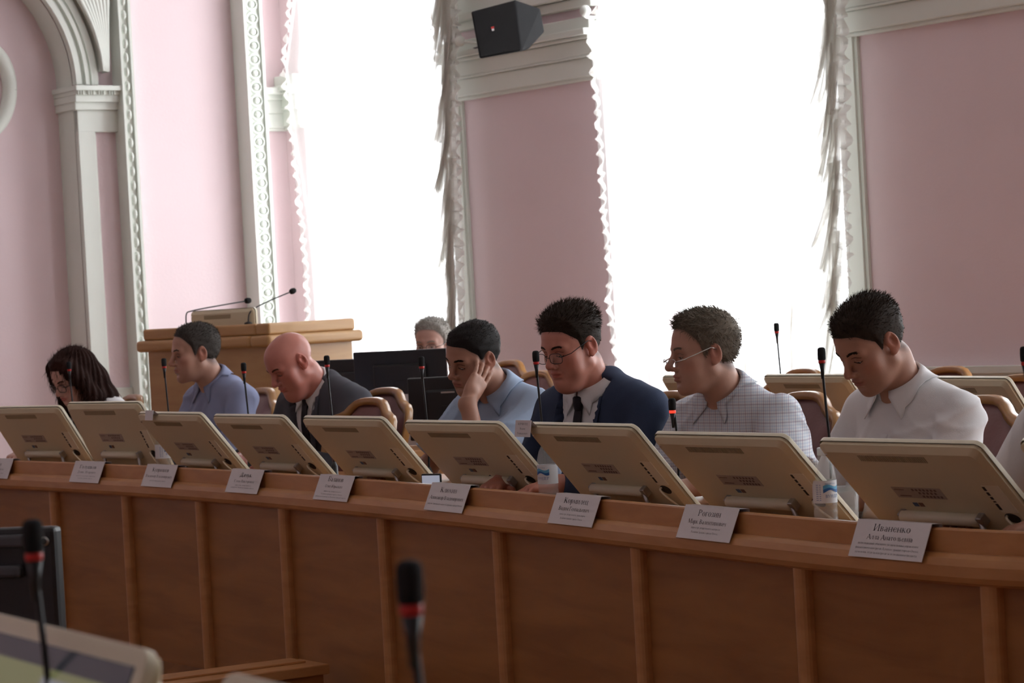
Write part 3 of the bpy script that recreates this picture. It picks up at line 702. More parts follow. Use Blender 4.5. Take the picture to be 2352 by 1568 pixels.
# window wall: piers, spandrels above and below the openings
w = MB(); edges = [S_CORNER-.4]+[e for q in WINS for e in q]+[S_END+.3]
for i in range(0, len(edges), 2): w.box((edges[i], -.45, 0), (edges[i+1], 0, CEIL), TW)
for a, b in WINS: w.box((a, -.45, 0), (b, 0, WIN_Z[0]), TW); w.box((a, -.45, WIN_Z[1]), (b, 0, CEIL), TW)
struct(w.build('wall_right', M['pink']))
z_a = wall_sh(1074, 231)[1]; z_b = wall_sh(1055, 181)[1]; z_c = wall_sh(1055, 139)[1]; z_d = wall_sh(1300, 27)[1]
tn = [0]
def trim(mb, mat=None, smooth=False, bevel=.006):
    tn[0] += 1; o = mb.build('trim_%d' % tn[0], mat or M['white'], None, smooth, bevel); return struct(o)
for i in range(1, len(edges)-1, 2) if False else range(0, len(edges), 2):   # entablature and white borders of each pier
    a, b = edges[i], edges[i+1]
    if i == 0: a = S_CORNER
    m = MB()
    for z0, z1, o in ((z_a, z_a+.02, .030), (z_a+.02, z_b-.012, .045), (z_b-.012, z_b, .065), (z_b, z_c-.02, .06), (z_c-.02, z_c, .085), (z_c, z_c+.035, .11), (z_c+.035, z_c+.10, .07),
                      (z_d, z_d+.05, .05), (z_d+.05, z_d+.09, .10), (z_d+.09, z_d+.30, .06), (z_d+.30, z_d+.36, .16))[:7 if i == 0 else 11]:
        m.box((a, 0, z0), (b+.0, o, z1), TW)
    trim(m)
    m = MB()
    for x0, x1, o in (((a, a+.11, .03), (a+.11, a+.13, .018)) if i else ()): m.box((x0, 0, .95), (x1, o, z_a), TW)
    m.box((a, 0, 0), (b, .035, .88), TW); m.box((a, 0, .88), (b, .055, .92), TW); m.box((a, 0, .92), (b, .08, .95), TW); m.box((a, 0, 0), (b, .06, .16), TW)
    trim(m)
for k, (a, b) in enumerate(WINS):                        # casements
    m = MB(); m.box((a, -.30, WIN_Z[0]), (a+.07, -.22, WIN_Z[1]), TW); m.box((b-.07, -.30, WIN_Z[0]), (b, -.22, WIN_Z[1]), TW)
    m.box((a, -.30, WIN_Z[0]), (b, -.22, WIN_Z[0]+.08), TW); m.box((a, -.30, WIN_Z[1]-.08), (b, -.22, WIN_Z[1]), TW)
    m.box(((a+b)/2-.035, -.295, WIN_Z[0]), ((a+b)/2+.035, -.225, WIN_Z[1]), TW); m.box((a, -.295, 3.3), (b, -.225, 3.37), TW)
    fr = m.build('window_%d' % (k+1), M['pvc'], None, False, .008); struct(fr)
    MB().box((a+.05, -.265, WIN_Z[0]+.05), (b-.05, -.257, WIN_Z[1]-.05), TW).build('pane', M['glass'], fr)
    MB().box((a-.04, -.2, WIN_Z[0]-.05), (b+.04, .12, WIN_Z[0]), TW).build('sill', M['white'], fr, False, .008)
# end wall with an arched recess
TL = lambda p: wpt(S_CORNER+p[1], p[2], p[0])             # (off, out, height)
inner = [lw(*q) for q in ((167, 196), (159, 150), (132, 76), (83, 9))]
A_ = np.array([[2*x, 2*z, 1] for x, z in inner]); sol = np.linalg.lstsq(A_, np.array([x*x+z*z for x, z in inner]), rcond=None)[0]
z_s = inner[0][1]; a_r = None
# round arch standing on the capital: springing at z_s, radius from the traced edge
best = None
for r_ in np.linspace(.8, 4, 161):
    c_ = inner[0][0]+r_; e = sum((math.hypot(x-c_, z-z_s)-r_)**2 for x, z in inner)
    if best is None or e < best[0]: best = (e, r_, c_)
_, AR, AC = best
arc = [(AC-AR*math.cos(t), z_s+AR*math.sin(t)) for t in np.linspace(0, PI, 49)]
w = MB(); o0 = inner[0][0]
w.box((-.05, -.5, 0), (o0, 0, CEIL), TL); w.box((AC+AR, -.5, 0), (OFF_END, 0, CEIL), TL)
for y in (-.5, 0):                                        # wall round the arch
    rows = [[TL((x, y, z)) for x, z in arc], [TL((x, y, CEIL)) for x, z in arc]]; w.grid(rows)
w.box((o0-.1, -.5, 0), (AC+AR+.1, -.20, CEIL), TL)        # back of the recess
struct(w.build('wall_left', M['pink']))
rv = [(AC-(AR-.004)*math.cos(t), z_s+(AR-.004)*math.sin(t)) for t in np.linspace(0, PI, 49)]
w = MB(); w.grid([[TL((x, .0, z)) for x, z in rv], [TL((x, -.21, z)) for x, z in rv]])      # white reveal of the arch
for x in (o0+.004, AC+AR-.004): w.grid([[TL((x, .0, 0)), TL((x, .0, z_s))], [TL((x, -.21, 0)), TL((x, -.21, z_s))]])
for r0, r1, o in ((0, .035, .05), (.035, .06, .03), (.06, .085, .055), (.085, .105, .03), (.105, .15, .045)):
    P = [(AC-(AR+r)*math.cos(t), z_s+(AR+r)*math.sin(t)) for r in (r0, r1) for t in np.linspace(0, PI, 49)]
    i_, q_ = P[:49], P[49:]
    w.grid([[TL((x, 0, z)) for x, z in i_], [TL((x, o, z)) for x, z in i_], [TL((x, o, z)) for x, z in q_], [TL((x, 0, z)) for x, z in q_]])
trim(w, bevel=0)
c_t = lw(210, 200)[1]; c_b = lw(180, 254)[1]; c_p = lw(245, 304)[1]; x_in = lw(217, 400)[0]; x_st = lw(268, 300)[0]
base_z = lw(280, 890)[1]
m = MB()                                                  # pilaster with capital beside the recess
m.box((x_in, 0, 0), (o0, .035, c_b), TL); m.box((x_in-.015, 0, base_z), (x_in, .02, c_p), TL)
m.box((x_st, 0, c_p), (o0, .036, c_b), TL); m.box((x_st, 0, 0), (x_in, .036, base_z), TL)
for z0, z1, o in ((c_b, c_b+.045, .055), (c_b+.045, c_t-.055, .075), (c_t-.055, c_t-.03, .085), (c_t-.03, c_t, .11)): m.box((x_st, -.21, z0), (o0+o*.3+.004, o, z1), TL)
for i in range(4):
    for j in range(3):
        x = x_st+.05+(o0-x_st)*i/4+j*.016; m.box((x, .08, c_t-.055), (x+.008, .10, c_t-.03), TL)
trim(m)
# bead-moulded strips
def bead_strip(px0, px1, out, wid):
    b0 = lw(px0, 400, out)[0]
    m = MB(); m.box((b0-wid, 0, 0), (b0, out, CEIL), TL)
    m.box((b0-.018, out, 0), (b0, out+.02, CEIL), TL); m.box((b0-wid, out, 0), (b0-wid+.018, out+.02, CEIL), TL)
    h = 0.0
    c = b0-wid/2; r = wid/2-.028
    while h < CEIL-.1:
        if wid > .1:
            ring = [TL((c+r*math.cos(t), out+.008, h+.05+.033*math.sin(t))) for t in np.linspace(0, 2*PI, 13)]; m.tube(ring, .007, 5, False)
            m.sphere((0, 0, 0), 1, 5, lambda p, h=h: TL((c+p[0]*r*.55, out+.008+p[1]*.014, h+.05+p[2]*.02)))
        else:
            m.sphere((0, 0, 0), 1, 5, lambda p, h=h: TL((c+p[0]*r, out+.006+p[1]*.018, h+.05+p[2]*.03)))
        h += .085
    trim(m, bevel=0)
bead_strip(576, 612, .13, .135)
bead_strip(289, 312, .10, .085)
b_r = lw(612, 250, .13)[0]
m = MB(); zz = lw(630, 302)[1]; zt = lw(625, 205)[1]      # entablature next to the corner
for z0, z1, o in ((zz, zz+.02, .03), (zz+.02, zz+(zt-zz)*.42, .045), (zz+(zt-zz)*.42, zz+(zt-zz)*.72, .06), (zz+(zt-zz)*.72, zt-.04, .075), (zt-.04, zt, .11)): m.box((0, 0, z0), (b_r+.02, o, z1), TL)
trim(m)
m = MB(); m.box((0, 0, 0), (x_st, .03, .12), TL); struct(m.build('baseboard_left', M['white'], None, False, .005))
# fan-shaped fluted bracket
m = MB(); tip = [lw(239, 163, .1), lw(252, 165, .1)]
for i in range(8):
    u = i/7; x1, z1 = lw(186+60*u, 0, .1); x0 = tip[0][0]+(tip[1][0]-tip[0][0])*u; z0 = tip[0][1]
    P = [(x0+(x1-x0)*(k**(1.9)), z0+(z1-z0)*k) for k in np.linspace(0, 1.6, 17)]
    m.tube([TL((x, .09, z)) for x, z in P], [.006+.017*k for k in np.linspace(0, 1.3, 17)], 6)
L_ = [lw(239-53*k**1.9, 163-163*k, .1) for k in np.linspace(0, 1.5, 17)]; R_ = [lw(252-3*k, 165-163*k, .1) for k in np.linspace(0, 1.5, 17)]
m.grid([[TL((x, 0, z)) for x, z in L_], [TL((x, .09, z)) for x, z in L_], [TL((x, .09, z)) for x, z in R_], [TL((x, 0, z)) for x, z in R_]])
trim(m, bevel=0, smooth=True)
# oval wreath in the recess
ring = []
for t in np.linspace(0, 2*PI, 49): x, z = lw(-52+72*math.cos(t), 207+104*math.sin(t), -.2); ring.append(TL((x, -.19, z)))
trim(MB().tube(ring, .045, 10, False), bevel=0, smooth=True)
# ---------------------------------------------------------------- curtains
def edge_fn(pts, off):
    a = sorted([wall_sh(x, y, off)[::-1] for x, y in pts]); h = [p[0] for p in a]; s_ = [p[1] for p in a]
    return lambda z: np.interp(z, h, s_)
CUR = [
 ('sheer white curtain with ruffled edges at the window beside the lectern',
  [(672, 0), (667, 50), (662, 100), (655, 160), (662, 200), (670, 260), (676, 320), (688, 420), (697, 500), (703, 560), (708, 620), (712, 690), (713, 735)],
  [(1050, 0), (1056, 60), (1050, 110), (1053, 250), (1056, 400), (1060, 520), (1060, 600), (1062, 700), (1060, 760)]),
 ('wide sheer white curtain with ruffled edges at the window behind the two men without jackets',
  [(1376, 0), (1371, 60), (1362, 105), (1370, 180), (1378, 260), (1388, 400), (1392, 480), (1400, 560), (1410, 640), (1404, 665), (1408, 720), (1418, 800), (1428, 850)],
  [(1942, 0), (1944, 100), (1946, 220), (1949, 330), (1945, 450), (1949, 560), (1947, 640), (1943, 700)])]
OFFC = .16
def ruffle(fn, sgn, wid, z0, z1, seed, am=1.):
    r = np.random.default_rng(seed); rows = []; ph = 0
    for z in np.arange(z0, z1, .012):
        ph += r.uniform(.5, 1.6); j = r.normal(0, .004)
        a = float(fn(z)); rows.append([wpt(a+sgn*(wid*(u-.75)+am*(.007*math.sin(ph*.9)+j)*(u > .9)+am*.006*math.sin(ph*.6+u*3)), z+.01*math.sin(ph*.7+u*2), OFFC+.02+(.010+.012*u)*math.sin(ph+u*1.5)) for u in np.linspace(0, 1, 6)])
    return rows
for k, (lab, le, re_) in enumerate(CUR):
    fl, fr_ = edge_fn(le, OFFC), edge_fn(re_, OFFC); root = thing('curtain', lab, 'curtain', wpt((S_W1, S_W2)[k][0], 0, OFFC)); root.location = (0, 0, 0)
    rows = []
    for z in np.linspace(.04, 4.95, 60):
        a, b = float(fl(z)), float(fr_(z))
        rows.append([wpt(a+(b-a)*u, z, OFFC+.022*math.sin(u*62+1.5*math.sin(z*1.1+u*5))+.012*math.sin(u*131+z)) for u in np.linspace(0, 1, 150)])
    MB().grid(rows).build('sheer_panel', M['sheer'], root, True)
    MB().grid(ruffle(fr_, 1, .10, .05, 4.9, 3+k)).build('ruffle', M['ruffle'], root, True)
    MB().grid(ruffle(fl, -1, .03, .05, 4.9, 13+k, .45)).build('ruffle', M['ruffle'], root, True)
    m = MB(); r = np.random.default_rng(5+k)              # gathered pleats hanging from the ruffle
    for i in range(64):
        z = 1.25+i*.052+r.uniform(-.04, .04); ln = r.uniform(.30, .60); dx = r.uniform(.04, .21); a = float(fr_(z))-.035; rw = []
        for t in np.linspace(0, 1, 9):
            c = a-dx*(t**1.6); wd = .058*(1-t)**.75+.002
            rw.append([wpt(c-wd*(1-v)*.9+wd*v*.3, z-ln*t+.02*v, OFFC+.035+.018*math.sin(v*PI*2+i)) for v in (0, .25, .5, .75, 1)])
        m.grid(rw)
    m.build('pleats', M['pleat'], root, True)
    m = MB()
    for cx, cy, hh, n in ((1725, 870, 140, 2), (1832, 870, 270, 4)) if k else ((990, 790, 80, 1),):       # tucks standing up from the hem
        for j in range(n):
            y0 = cy-hh*j/n*1.0; s0, z0 = wall_sh(cx+(j % 2)*3, y0-hh/n*1.1, OFFC)
            for sg in (-1, 1):
                rw = []
                for t in np.linspace(0, 1, 7): rw.append([wpt(s0+sg*(.006+.045*t**1.5+v*.016*(1-t*.3)), z0-.40*t, OFFC+.03+.012*math.sin(v*6+t*3)) for v in (0, .5, 1)])
                m.grid(rw)
    m.build('tuck', M['ruffle'], root, True)
    m = MB()
    for dx in ((935, 1010) if k == 0 else (1845, 1905),):  # swag loops above
        for j in range(4):
            P = []
            for t in np.linspace(0, 1, 17):
                px = dx[0]+30+(dx[1]-dx[0]-20)*t+j*3; py = (140 if k == 0 else 12)-((2*t-1)**2)*(200+40*j)-j*22; s0, z0 = wall_sh(px, py, OFFC+.05); P.append((s0, z0))
            m.grid([[wpt(s0, z0+v, OFFC+.05+v*.4) for s0, z0 in P] for v in (0, .035)])
    m.build('swag', M['ruffle'], root, True)
for px, py, sg, lab in ((1057, 95, 1, 'round white curtain holdback knob under the loudspeaker'), (1344, 25, -1, 'round white curtain holdback knob beside the wide window, level with the top of the loudspeaker')):
    s0, z0 = wall_sh(px, py, .17); root = thing('curtain_holdback', lab, 'curtain holdback', wpt(s0, z0, 0))
    q = lambda s, z, o: wpt(s0+s, z0+z, o)-wpt(s0, z0, 0)
    MB().sphere(q(0, 0, .17), .030, 10).build('knob', M['white'], root, True)
    MB().tube([q(sg*.09, -.02, .0), q(sg*.09, -.02, .09), q(sg*.05, -.01, .15), q(0, 0, .17)], .008, 8).build('stem', M['white'], root, True)
    MB().tube([q(sg*.09, -.02, 0), q(sg*.09, -.02, .02)], .025, 14).build('wall_plate', M['white'], root, True)
# ---------------------------------------------------------------- loudspeaker
root = thing('loudspeaker', 'black loudspeaker mounted high on the pink pier between the windows', 'loudspeaker', aty(1160, 70, 13.0)); o_ = np.array(root.location)
pf = [aty(1081, 27, 12.80), aty(1183, 0, 12.86), aty(1198, 117, 12.76), aty(1101, 135, 12.70)]
pb = [aty(1241, 20, 13.02), aty(1251, 72, 13.04), aty(1212, 114, 12.98), aty(1120, 40, 13.12), aty(1140, 112, 13.06), aty(1195, 10, 13.14), aty(1215, 80, 13.16)]
def hull(pts):
    bm = bmesh.new()
    for p in pts: bm.verts.new(p)
    r = bmesh.ops.convex_hull(bm, input=bm.verts); bmesh.ops.delete(bm, geom=[g for g in r['geom_interior'] if isinstance(g, bmesh.types.BMVert)], context='VERTS')
    bm.verts.index_update(); m = MB().add([v.co[:] for v in bm.verts], [tuple(v.index for v in f.verts) for f in bm.faces]); bm.free(); return m
hull([p-o_ for p in pf+pb]).build('cabinet', M['speakerblack'], root, False, .008)
nf = unit(np.cross(pf[1]-pf[0], pf[3]-pf[0])) if False else None
fc = sum(pf)/4; e1 = (pf[1]-pf[0])/np.linalg.norm(pf[1]-pf[0]); e2 = pf[0]-pf[3]; fn = np.cross(e1, e2); fn /= np.linalg.norm(fn)
if fn@(CAMP-fc) < 0: fn = -fn
MB().add([fc+(p-fc)*.93+fn*d-o_ for d in (.004, .009) for p in pf], [(0, 1, 2, 3), (7, 6, 5, 4), (0, 4, 5, 1), (1, 5, 6, 2), (2, 6, 7, 3), (3, 7, 4, 0)]).build('grille', M['foam'], root)
def plate(c, ux, uy, hw, hh, n, d): return [c-o_+ux*a*hw+uy*b*hh+n*z for z in (d, d+.002) for a, b in ((-1, -1), (1, -1), (1, 1), (-1, 1))]
e2 /= np.linalg.norm(e2); bc = pf[0]*.32+pf[1]*.21+pf[2]*.20+pf[3]*.27
BOXF = [(3, 2, 1, 0), (4, 5, 6, 7), (0, 1, 5, 4), (1, 2, 6, 5), (2, 3, 7, 6), (3, 0, 4, 7)]
bd = MB().add(plate(bc+e2*.006, e1, e2, .008, .006, fn, .009), BOXF).build('badge', M['red'], root)
MB().add(plate(bc-e2*.006, e1, e2, .006, .006, fn, .009), BOXF).build('badge_plate', M['paper'], bd)
sw_ = wall_sh(1215, 70, 0); pw = wpt(sw_[0], sw_[1], 0)
MB().tube([aty(1180, 70, 13.08)-o_, pw-o_], .018, 8).build('wall_bracket', M['black'], root, True)
MB().tube([wpt(*wall_sh(1056, 120), .02)-o_, wpt(*wall_sh(1092, 112), .02)-o_, aty(1130, 100, 13.05)-o_], .005, 6).build('cable', M['black'], root, True)
# ---------------------------------------------------------------- council desks
FAS = [(0, 1061), (245, 1058), (407, 1073), (609, 1087), (820, 1099), (994, 1115), (1278, 1141), (1500, 1161), (1703, 1176), (1978, 1190), (2138, 1209), (2352, 1228)]
_P = np.array([atz(x, y, .78) for x, y in FAS]); _t = np.array([q[0]/IW for q in FAS])
_fx, _fy = np.polyfit(_t, _P[:, 0], 3), np.polyfit(_t, _P[:, 1], 3)
def desk_pt(t):
    tc = min(max(t, -.02), 1.02)
    p = np.array([np.polyval(_fx, tc), np.polyval(_fy, tc), 0]); d = np.array([np.polyval(np.polyder(_fx), tc), np.polyval(np.polyder(_fy), tc), 0])
    return p+d*(t-tc), d/np.linalg.norm(d)
def out_of(T): return np.array([T[1], -T[0], 0])
def desk(label, fn, ts, splits, vis=None):
    p0, _ = fn((ts[0]+ts[-1])/2); root = thing('council_desk', label, 'desk', p0)
    def sweep(name, prof, mat, tt, bev=0, smooth=False):
        rows = []
        for t in tt:
            p, T = fn(t); O = out_of(T); rows.append([p-p0+O*o+np.array([0, 0, z]) for o, z in prof])
        m = MB().grid(rows, True); n = len(prof); m.f += [tuple(range(n-1, -1, -1)), tuple(range((len(rows)-1)*n, len(rows)*n))]; m.mi += [0, 0]
        return m.build(name, mat, root, smooth, bev)
    sweep('fascia', [(0, .70), (0, .776), (-.004, .78), (-.018, .78), (-.022, .776), (-.022, .70)], M['rail'], ts)
    sweep('rail', [(-.03, .655), (.018, .655), (.030, .662), (.036, .675), (.036, .70), (.028, .716), (.012, .725), (-.03, .725)], M['rail'], ts)
    sweep('worktop', [(-.022, .69), (-.022, .72), (-.70, .72), (-.71, .712), (-.71, .69)], M['rail'], ts)
    for a, b in zip(splits[:-1], splits[1:]):
        sweep('front_panel', [(-.032, 0), (-.012, 0), (-.012, .66), (-.032, .66)], M['panel'], np.linspace(a, b, 6))
    for a in splits:
        p, T = fn(a); O = out_of(T); ol = [(.026*math.cos(q), .012+.020*math.sin(q)) for q in np.linspace(0, PI, 9)]+[(-.026, -.03), (.026, -.03)]
        m = MB().prism(ol, 0, .658, 2, lambda q: p-p0+T*q[0]+O*(q[1]-.012)+np.array([0, 0, q[2]])); m.build('batten', M['rail'], root)
    return root
bat = [(x-6)/IW for x in (-60, 122, 290, 463, 657, 886, 1150, 1462, 1828, 2282)]+[1.19, 1.42]
bat = [bat[0]-.075]+bat
ts = np.linspace(bat[0], bat[-1], 70)
desk('long curved beech council desk with panelled front facing the camera', desk_pt, ts, bat)
L2a, L2b = np.array([.40, 11.20, 0]), np.array([2.15, 7.70, 0])
def desk2(t): d = L2b-L2a; return L2a+d*t-np.array([.866, .5, 0])*.10, d/np.linalg.norm(d)
desk('second beech desk row behind the seated men, in front of the wide window', desk2, np.linspace(0, 1, 4), list(np.linspace(0, 1, 7)))
L3a, L3b = np.array([-.80, 3.52, 0]), np.array([.75, .85, 0])
def desk3(t): d = L3a-L3b; return L3b+d*t+np.array([.866, .5, 0])*.12, d/np.linalg.norm(d)
desk('desk of the near row under the foreground microphones', desk3, np.linspace(0, 1, 4), list(np.linspace(0, 1, 7)))
# ---------------------------------------------------------------- all-in-one computers
MW, MH = .56, .345
def computer(label, group=None, on=False):
    """origin at the middle of the lower edge; the back looks along -y, up is z"""
    root = thing('desktop_computer', label, 'computer', group=group)
    def rr(x0, x1, z0, z1, r, n=5):
        o = []
        for cx, cz, a0 in ((x1-r, z1-r, 0), (x0+r, z1-r, PI/2), (x0+r, z0+r, PI), (x1-r, z0+r, 1.5*PI)): o += [(cx+r*math.cos(a0+PI/2*i/n), cz+r*math.sin(a0+PI/2*i/n)) for i in range(n+1)]
        return o
    A = rr(-MW/2, MW/2, 0, MH, .022); m = MB()
    m.grid([[(x, y, z) for x, z in A] for y in (.012, .0)], True); m.f.append(tuple(range(len(A)))); m.mi.append(0)
    m.build('front_frame', M['creamedge'], root, True, .002)
    B = rr(-MW/2+.004, MW/2-.004, .004, MH-.004, .020); C_ = rr(-MW/2+.022, MW/2-.022, .02, MH-.02, .016); m = MB()
    m.grid([[(x, 0.001, z) for x, z in B], [(x, -.008, z) for x, z in B], [(x, -.020, z) for x, z in C_]], True); m.f.append(tuple(range(2*len(B), 3*len(B)))); m.mi.append(0)
    m.build('back_shell', M['cream'], root, False, .003)
    sc = MB().box((-MW/2+.022, .0115, .035), (MW/2-.022, .014, MH-.02)).build('screen', M['screen'], root)
    Y = -.0202; X = lambda u: -MW/2+u*MW; Z = lambda d: MH-d
    m = MB()
    for i in range(34):
        x = X(.25)+i*(.405*MW)/33; m.box((x, Y-.001, Z(.048)), (x+.0035, Y+.004, Z(.028)))
    m.build('vent', M['vent'], root)
    st = MB().box((X(.30), Y-.0006, Z(.178)), (X(.60), Y+.003, Z(.140))).build('sticker', M['sticker'], root)
    m = MB()
    for zz, a, b, n in ((.148, .42, .58, 7), (.159, .45, .57, 5), (.171, .46, .59, 6)):
        for i in range(n):
            x = X(a+(b-a)*i/n); m.box((x, Y-.0010, Z(zz)-.0035), (x+.007, Y, Z(zz)+.0035))
    m.box((X(.31), Y-.001, Z(.150)), (X(.37), Y, Z(.148))); m.box((X(.32), Y-.001, Z(.172)), (X(.39), Y, Z(.169)))
    m.build('lettering', M['stickerink'], st)
    MB().box((X(.358), Y-.0008, Z(.209)), (X(.386), Y+.003, Z(.196))).build('emblem', M['logoblue'], root)
    MB().box((X(.393), Y-.0008, Z(.209)), (X(.42), Y+.003, Z(.196))).build('emblem', M['logobrown'], root)
    MB().tube([(X(.050), Y+.004, Z(.030)), (X(.050), Y-.001, Z(.030))], .004, 10).build('badge', M['silver'], root, True)
    MB().tube([(X(.26), Y-.012, Z(.236)), (X(.72), Y-.012, Z(.236))], .0155, 16).build('hinge', M['creamedge'], root, True)
    for q in (.245, .72): MB().box((X(q), Y-.02, Z(.252)), (X(q+.035), Y+.005, Z(.222))).build('hinge_bracket', M['metal'], root, False, .003)
    pl = MB().box((X(.868), Y-.0004, Z(.215)), (X(.965), Y+.003, Z(.122))).build('port_panel', M['creamedge'], root)
    m = MB()
    for z0, z1 in ((.126, .140), (.145, .156), (.161, .170), (.175, .180), (.185, .206)): m.box((X(.870), Y-.0012, Z(z1)), (X(.885), Y, Z(z0)))
    m.build('port', M['port'], pl)
    m = MB().sphere((0, 0, 0), 1, 8, lambda p: (X(.905)+p[0]*.024, Y+p[1]*.002, Z(.235)+p[2]*.017)); m.build('cable_hole', M['port'], root, True)
    MB().tube(smooth_curve([(X(.885), Y-.002, Z(.226)), (X(.91), Y-.016, Z(.222)), (X(.935), Y-.02, Z(.245)), (X(.94), Y-.012, Z(.285)), (X(.93), Y-.004, Z(.32))]), .0032, 6).build('cable', M['creamedge'], root, True)
    # two rear struts carry the case
    for q in (.27, .73): MB().tube([(X(q), Y-.012, Z(.236)), (X(q), Y-.05, Z(.335))], .007, 8).build('foot', M['metal'], root, True)
    return root
def place_computer(root, tl, tr, D, z0, flip=False):
    """stand it so that its upper corners come out at the two pixels; D: distance of the lower edge's line, z0: height of the lower edge"""
    best = None; O0 = np.array([-.86, -.5])
    for yaw in np.radians(np.arange(-95, 0, 1.0)):
        T = np.array([math.cos(yaw), math.sin(yaw)]); O = np.array([T[1], -T[0]])
        for tilt in np.radians(np.arange(0, 50, 1.5)):
            ht = MH*math.cos(tilt); off = MH*math.sin(tilt)
            p = aty(tl[0], tl[1], D-off*.5); e0 = (p[2]-(z0+ht))**2*900
            q = np.array([p[0]+T[0]*MW, p[1]+T[1]*MW, p[2]]); v = q-CAMP; w_ = v@FW
            x = IW/2+FPX*(v@CR)/w_; y = IH/2-FPX*(v@CU)/w_
            e = e0+((x-tr[0])/60)**2+((y-tr[1])/60)**2
            if best is None or e < best[0]: best = (e, yaw, tilt, p, T, O)
    e, yaw, tilt, p, T, O = best
    base = p[:2]+T*MW/2-O*MH*math.sin(tilt)
    root.location = (base[0], base[1], z0); root.rotation_euler = (tilt, 0, yaw)
    return base, T, O, tilt
ROW1 = [('cream computer back at the far end of the front desk, cut by the frame edge', (-30, 936), (136, 931), 0),
        ('cream computer back in front of the woman with long hair', (152, 926), (324, 926), 0),
        ('cream computer back with a small blank white card on its top edge', (315, 947), (462, 951), 0),
        ('cream computer back in front of the bald man', (487, 955), (652, 961), 0),
        ('cream computer back in front of the empty chair', (692, 957), (879, 963), 0),
        ('cream computer back in front of the man leaning on his hand', (925, 968), (1146, 979), 0),
        ('cream computer back with a printed card clipped to its corner', (1210, 972), (1452, 981), 0),
        ('cream computer back in front of the man in the checkered shirt', (1497, 995), (1806, 1004), 0),
        ('cream computer back in front of the man in the white shirt, nearest of the row', (1875, 1010), (2250, 1026), 0),
        ('cream computer back past the white shirt man, only a sliver at the frame edge', (2336, 1010), (2800, 1040), 0)]
proto = None; COMP = []
for i, (lab, tl, tr, _) in enumerate(ROW1):
    if proto is None: proto = c = computer(lab, 'computers along the front desk')
    else: c = copy_tree(proto); c['label'] = lab
    # find the desk point under its left corner
    p, T = min((desk_pt(t) for t in np.linspace(-.1, 1.3, 400)), key=lambda q: abs((q[0]-out_of(q[1])*.11)[0]/(q[0]-out_of(q[1])*.11)[1]-(tl[0]+28-1176)/FPX))
    D = (p-out_of(T)*.13)[1]
    COMP.append(place_computer(c, tl, tr, D, .722))
for lab, tl, tr, D in (('cream computer back behind the checkered shirt man, between him and the wide window', (1518, 865), (1706, 866), 10.72),
                       ('cream computer back between the checkered and white shirt men, by a chair top', (1752, 863), (1948, 864), 10.13),
                       ('cream computer back in the second row behind the white shirt man near the pink wall', (2095, 868), (2313, 871), 8.95)):
    c = copy_tree(proto); c['label'] = lab; c['group'] = 'computers along the second desk'
    place_computer(c, tl, tr, D, .722)
# near row: screens turned to the camera
def screen_on():
    m = bpy.data.materials.new('lit_screen'); m.use_nodes = True; nt = m.node_tree; N = nt.nodes.new; L = nt.links.new; b = nt.nodes['Principled BSDF']
    b.inputs['Base Color'].default_value = (.01, .01, .012, 1); b.inputs['Roughness'].default_value = .12
    tc = N('ShaderNodeTexCoord'); sp = N('ShaderNodeSeparateXYZ'); L(tc.outputs['Generated'], sp.inputs[0])
    r1 = N('ShaderNodeValToRGB'); r1.color_ramp.interpolation = 'CONSTANT'; e = r1.color_ramp.elements
    e[0].position = 0; e[0].color = (.125, .125, .06, 1); e[1].position = .915; e[1].color = (.020, .020, .024, 1); L(sp.outputs[2], r1.inputs[0])
    r2 = N('ShaderNodeValToRGB'); r2.color_ramp.interpolation = 'CONSTANT'; e = r2.color_ramp.elements
    e[0].position = 0; e[0].color = (0, 0, 0, 1); e[1].position = .17; e[1].color = (1, 1, 1, 1); n = e.new(.44); n.color = (0, 0, 0, 1); L(sp.outputs[0], r2.inputs[0])
    r3 = N('ShaderNodeMath'); r3.operation = 'LESS_THAN'; r3.inputs[1].default_value = .885; L(sp.outputs[2], r3.inputs[0])
    mu = N('ShaderNodeMath'); mu.operation = 'MULTIPLY'; L(r2.outputs[0], mu.inputs[0]); L(r3.outputs[0], mu.inputs[1])
    mx = N('ShaderNodeMix'); mx.data_type = 'RGBA'; mx.inputs['B'].default_value = (.16, .16, .17, 1); L(mu.outputs[0], mx.inputs['Factor']); L(r1.outputs[0], mx.inputs['A'])
    L(mx.outputs['Result'], b.inputs['Emission Color']); b.inputs['Emission Strength'].default_value = 1.0
    return m
M['lit'] = screen_on()
for lab, corner, D, side in (('cream computer with its lit screen towards the camera, below the near microphone', (371, 1500), 2.44, 1), ('cream computer in the near row, only its corner above the frame edge', (541, 1547), 2.40, -1)):
    c = copy_tree(proto); c['label'] = lab; c['group'] = 'computers of the near row'
    for ch in c.children:
        if ch.name.startswith('screen'):
            ch.data = ch.data.copy(); ch.data.materials.clear(); ch.data.materials.append(M['lit'])
    p = aty(corner[0], corner[1], D); tilt = math.radians(24); yaw = math.atan2(.86, -.5)+(.0 if side > 0 else -.0)
    T = np.array([math.cos(yaw), math.sin(yaw)]); O = np.array([T[1], -T[0]])      # local +x, local -y
    q = p[:2]+T*MW/2*(1 if side > 0 else -1)-O*MH*math.sin(tilt)
    c.location = (q[0], q[1], p[2]-MH*math.cos(tilt)); c.rotation_euler = (tilt, 0, yaw)
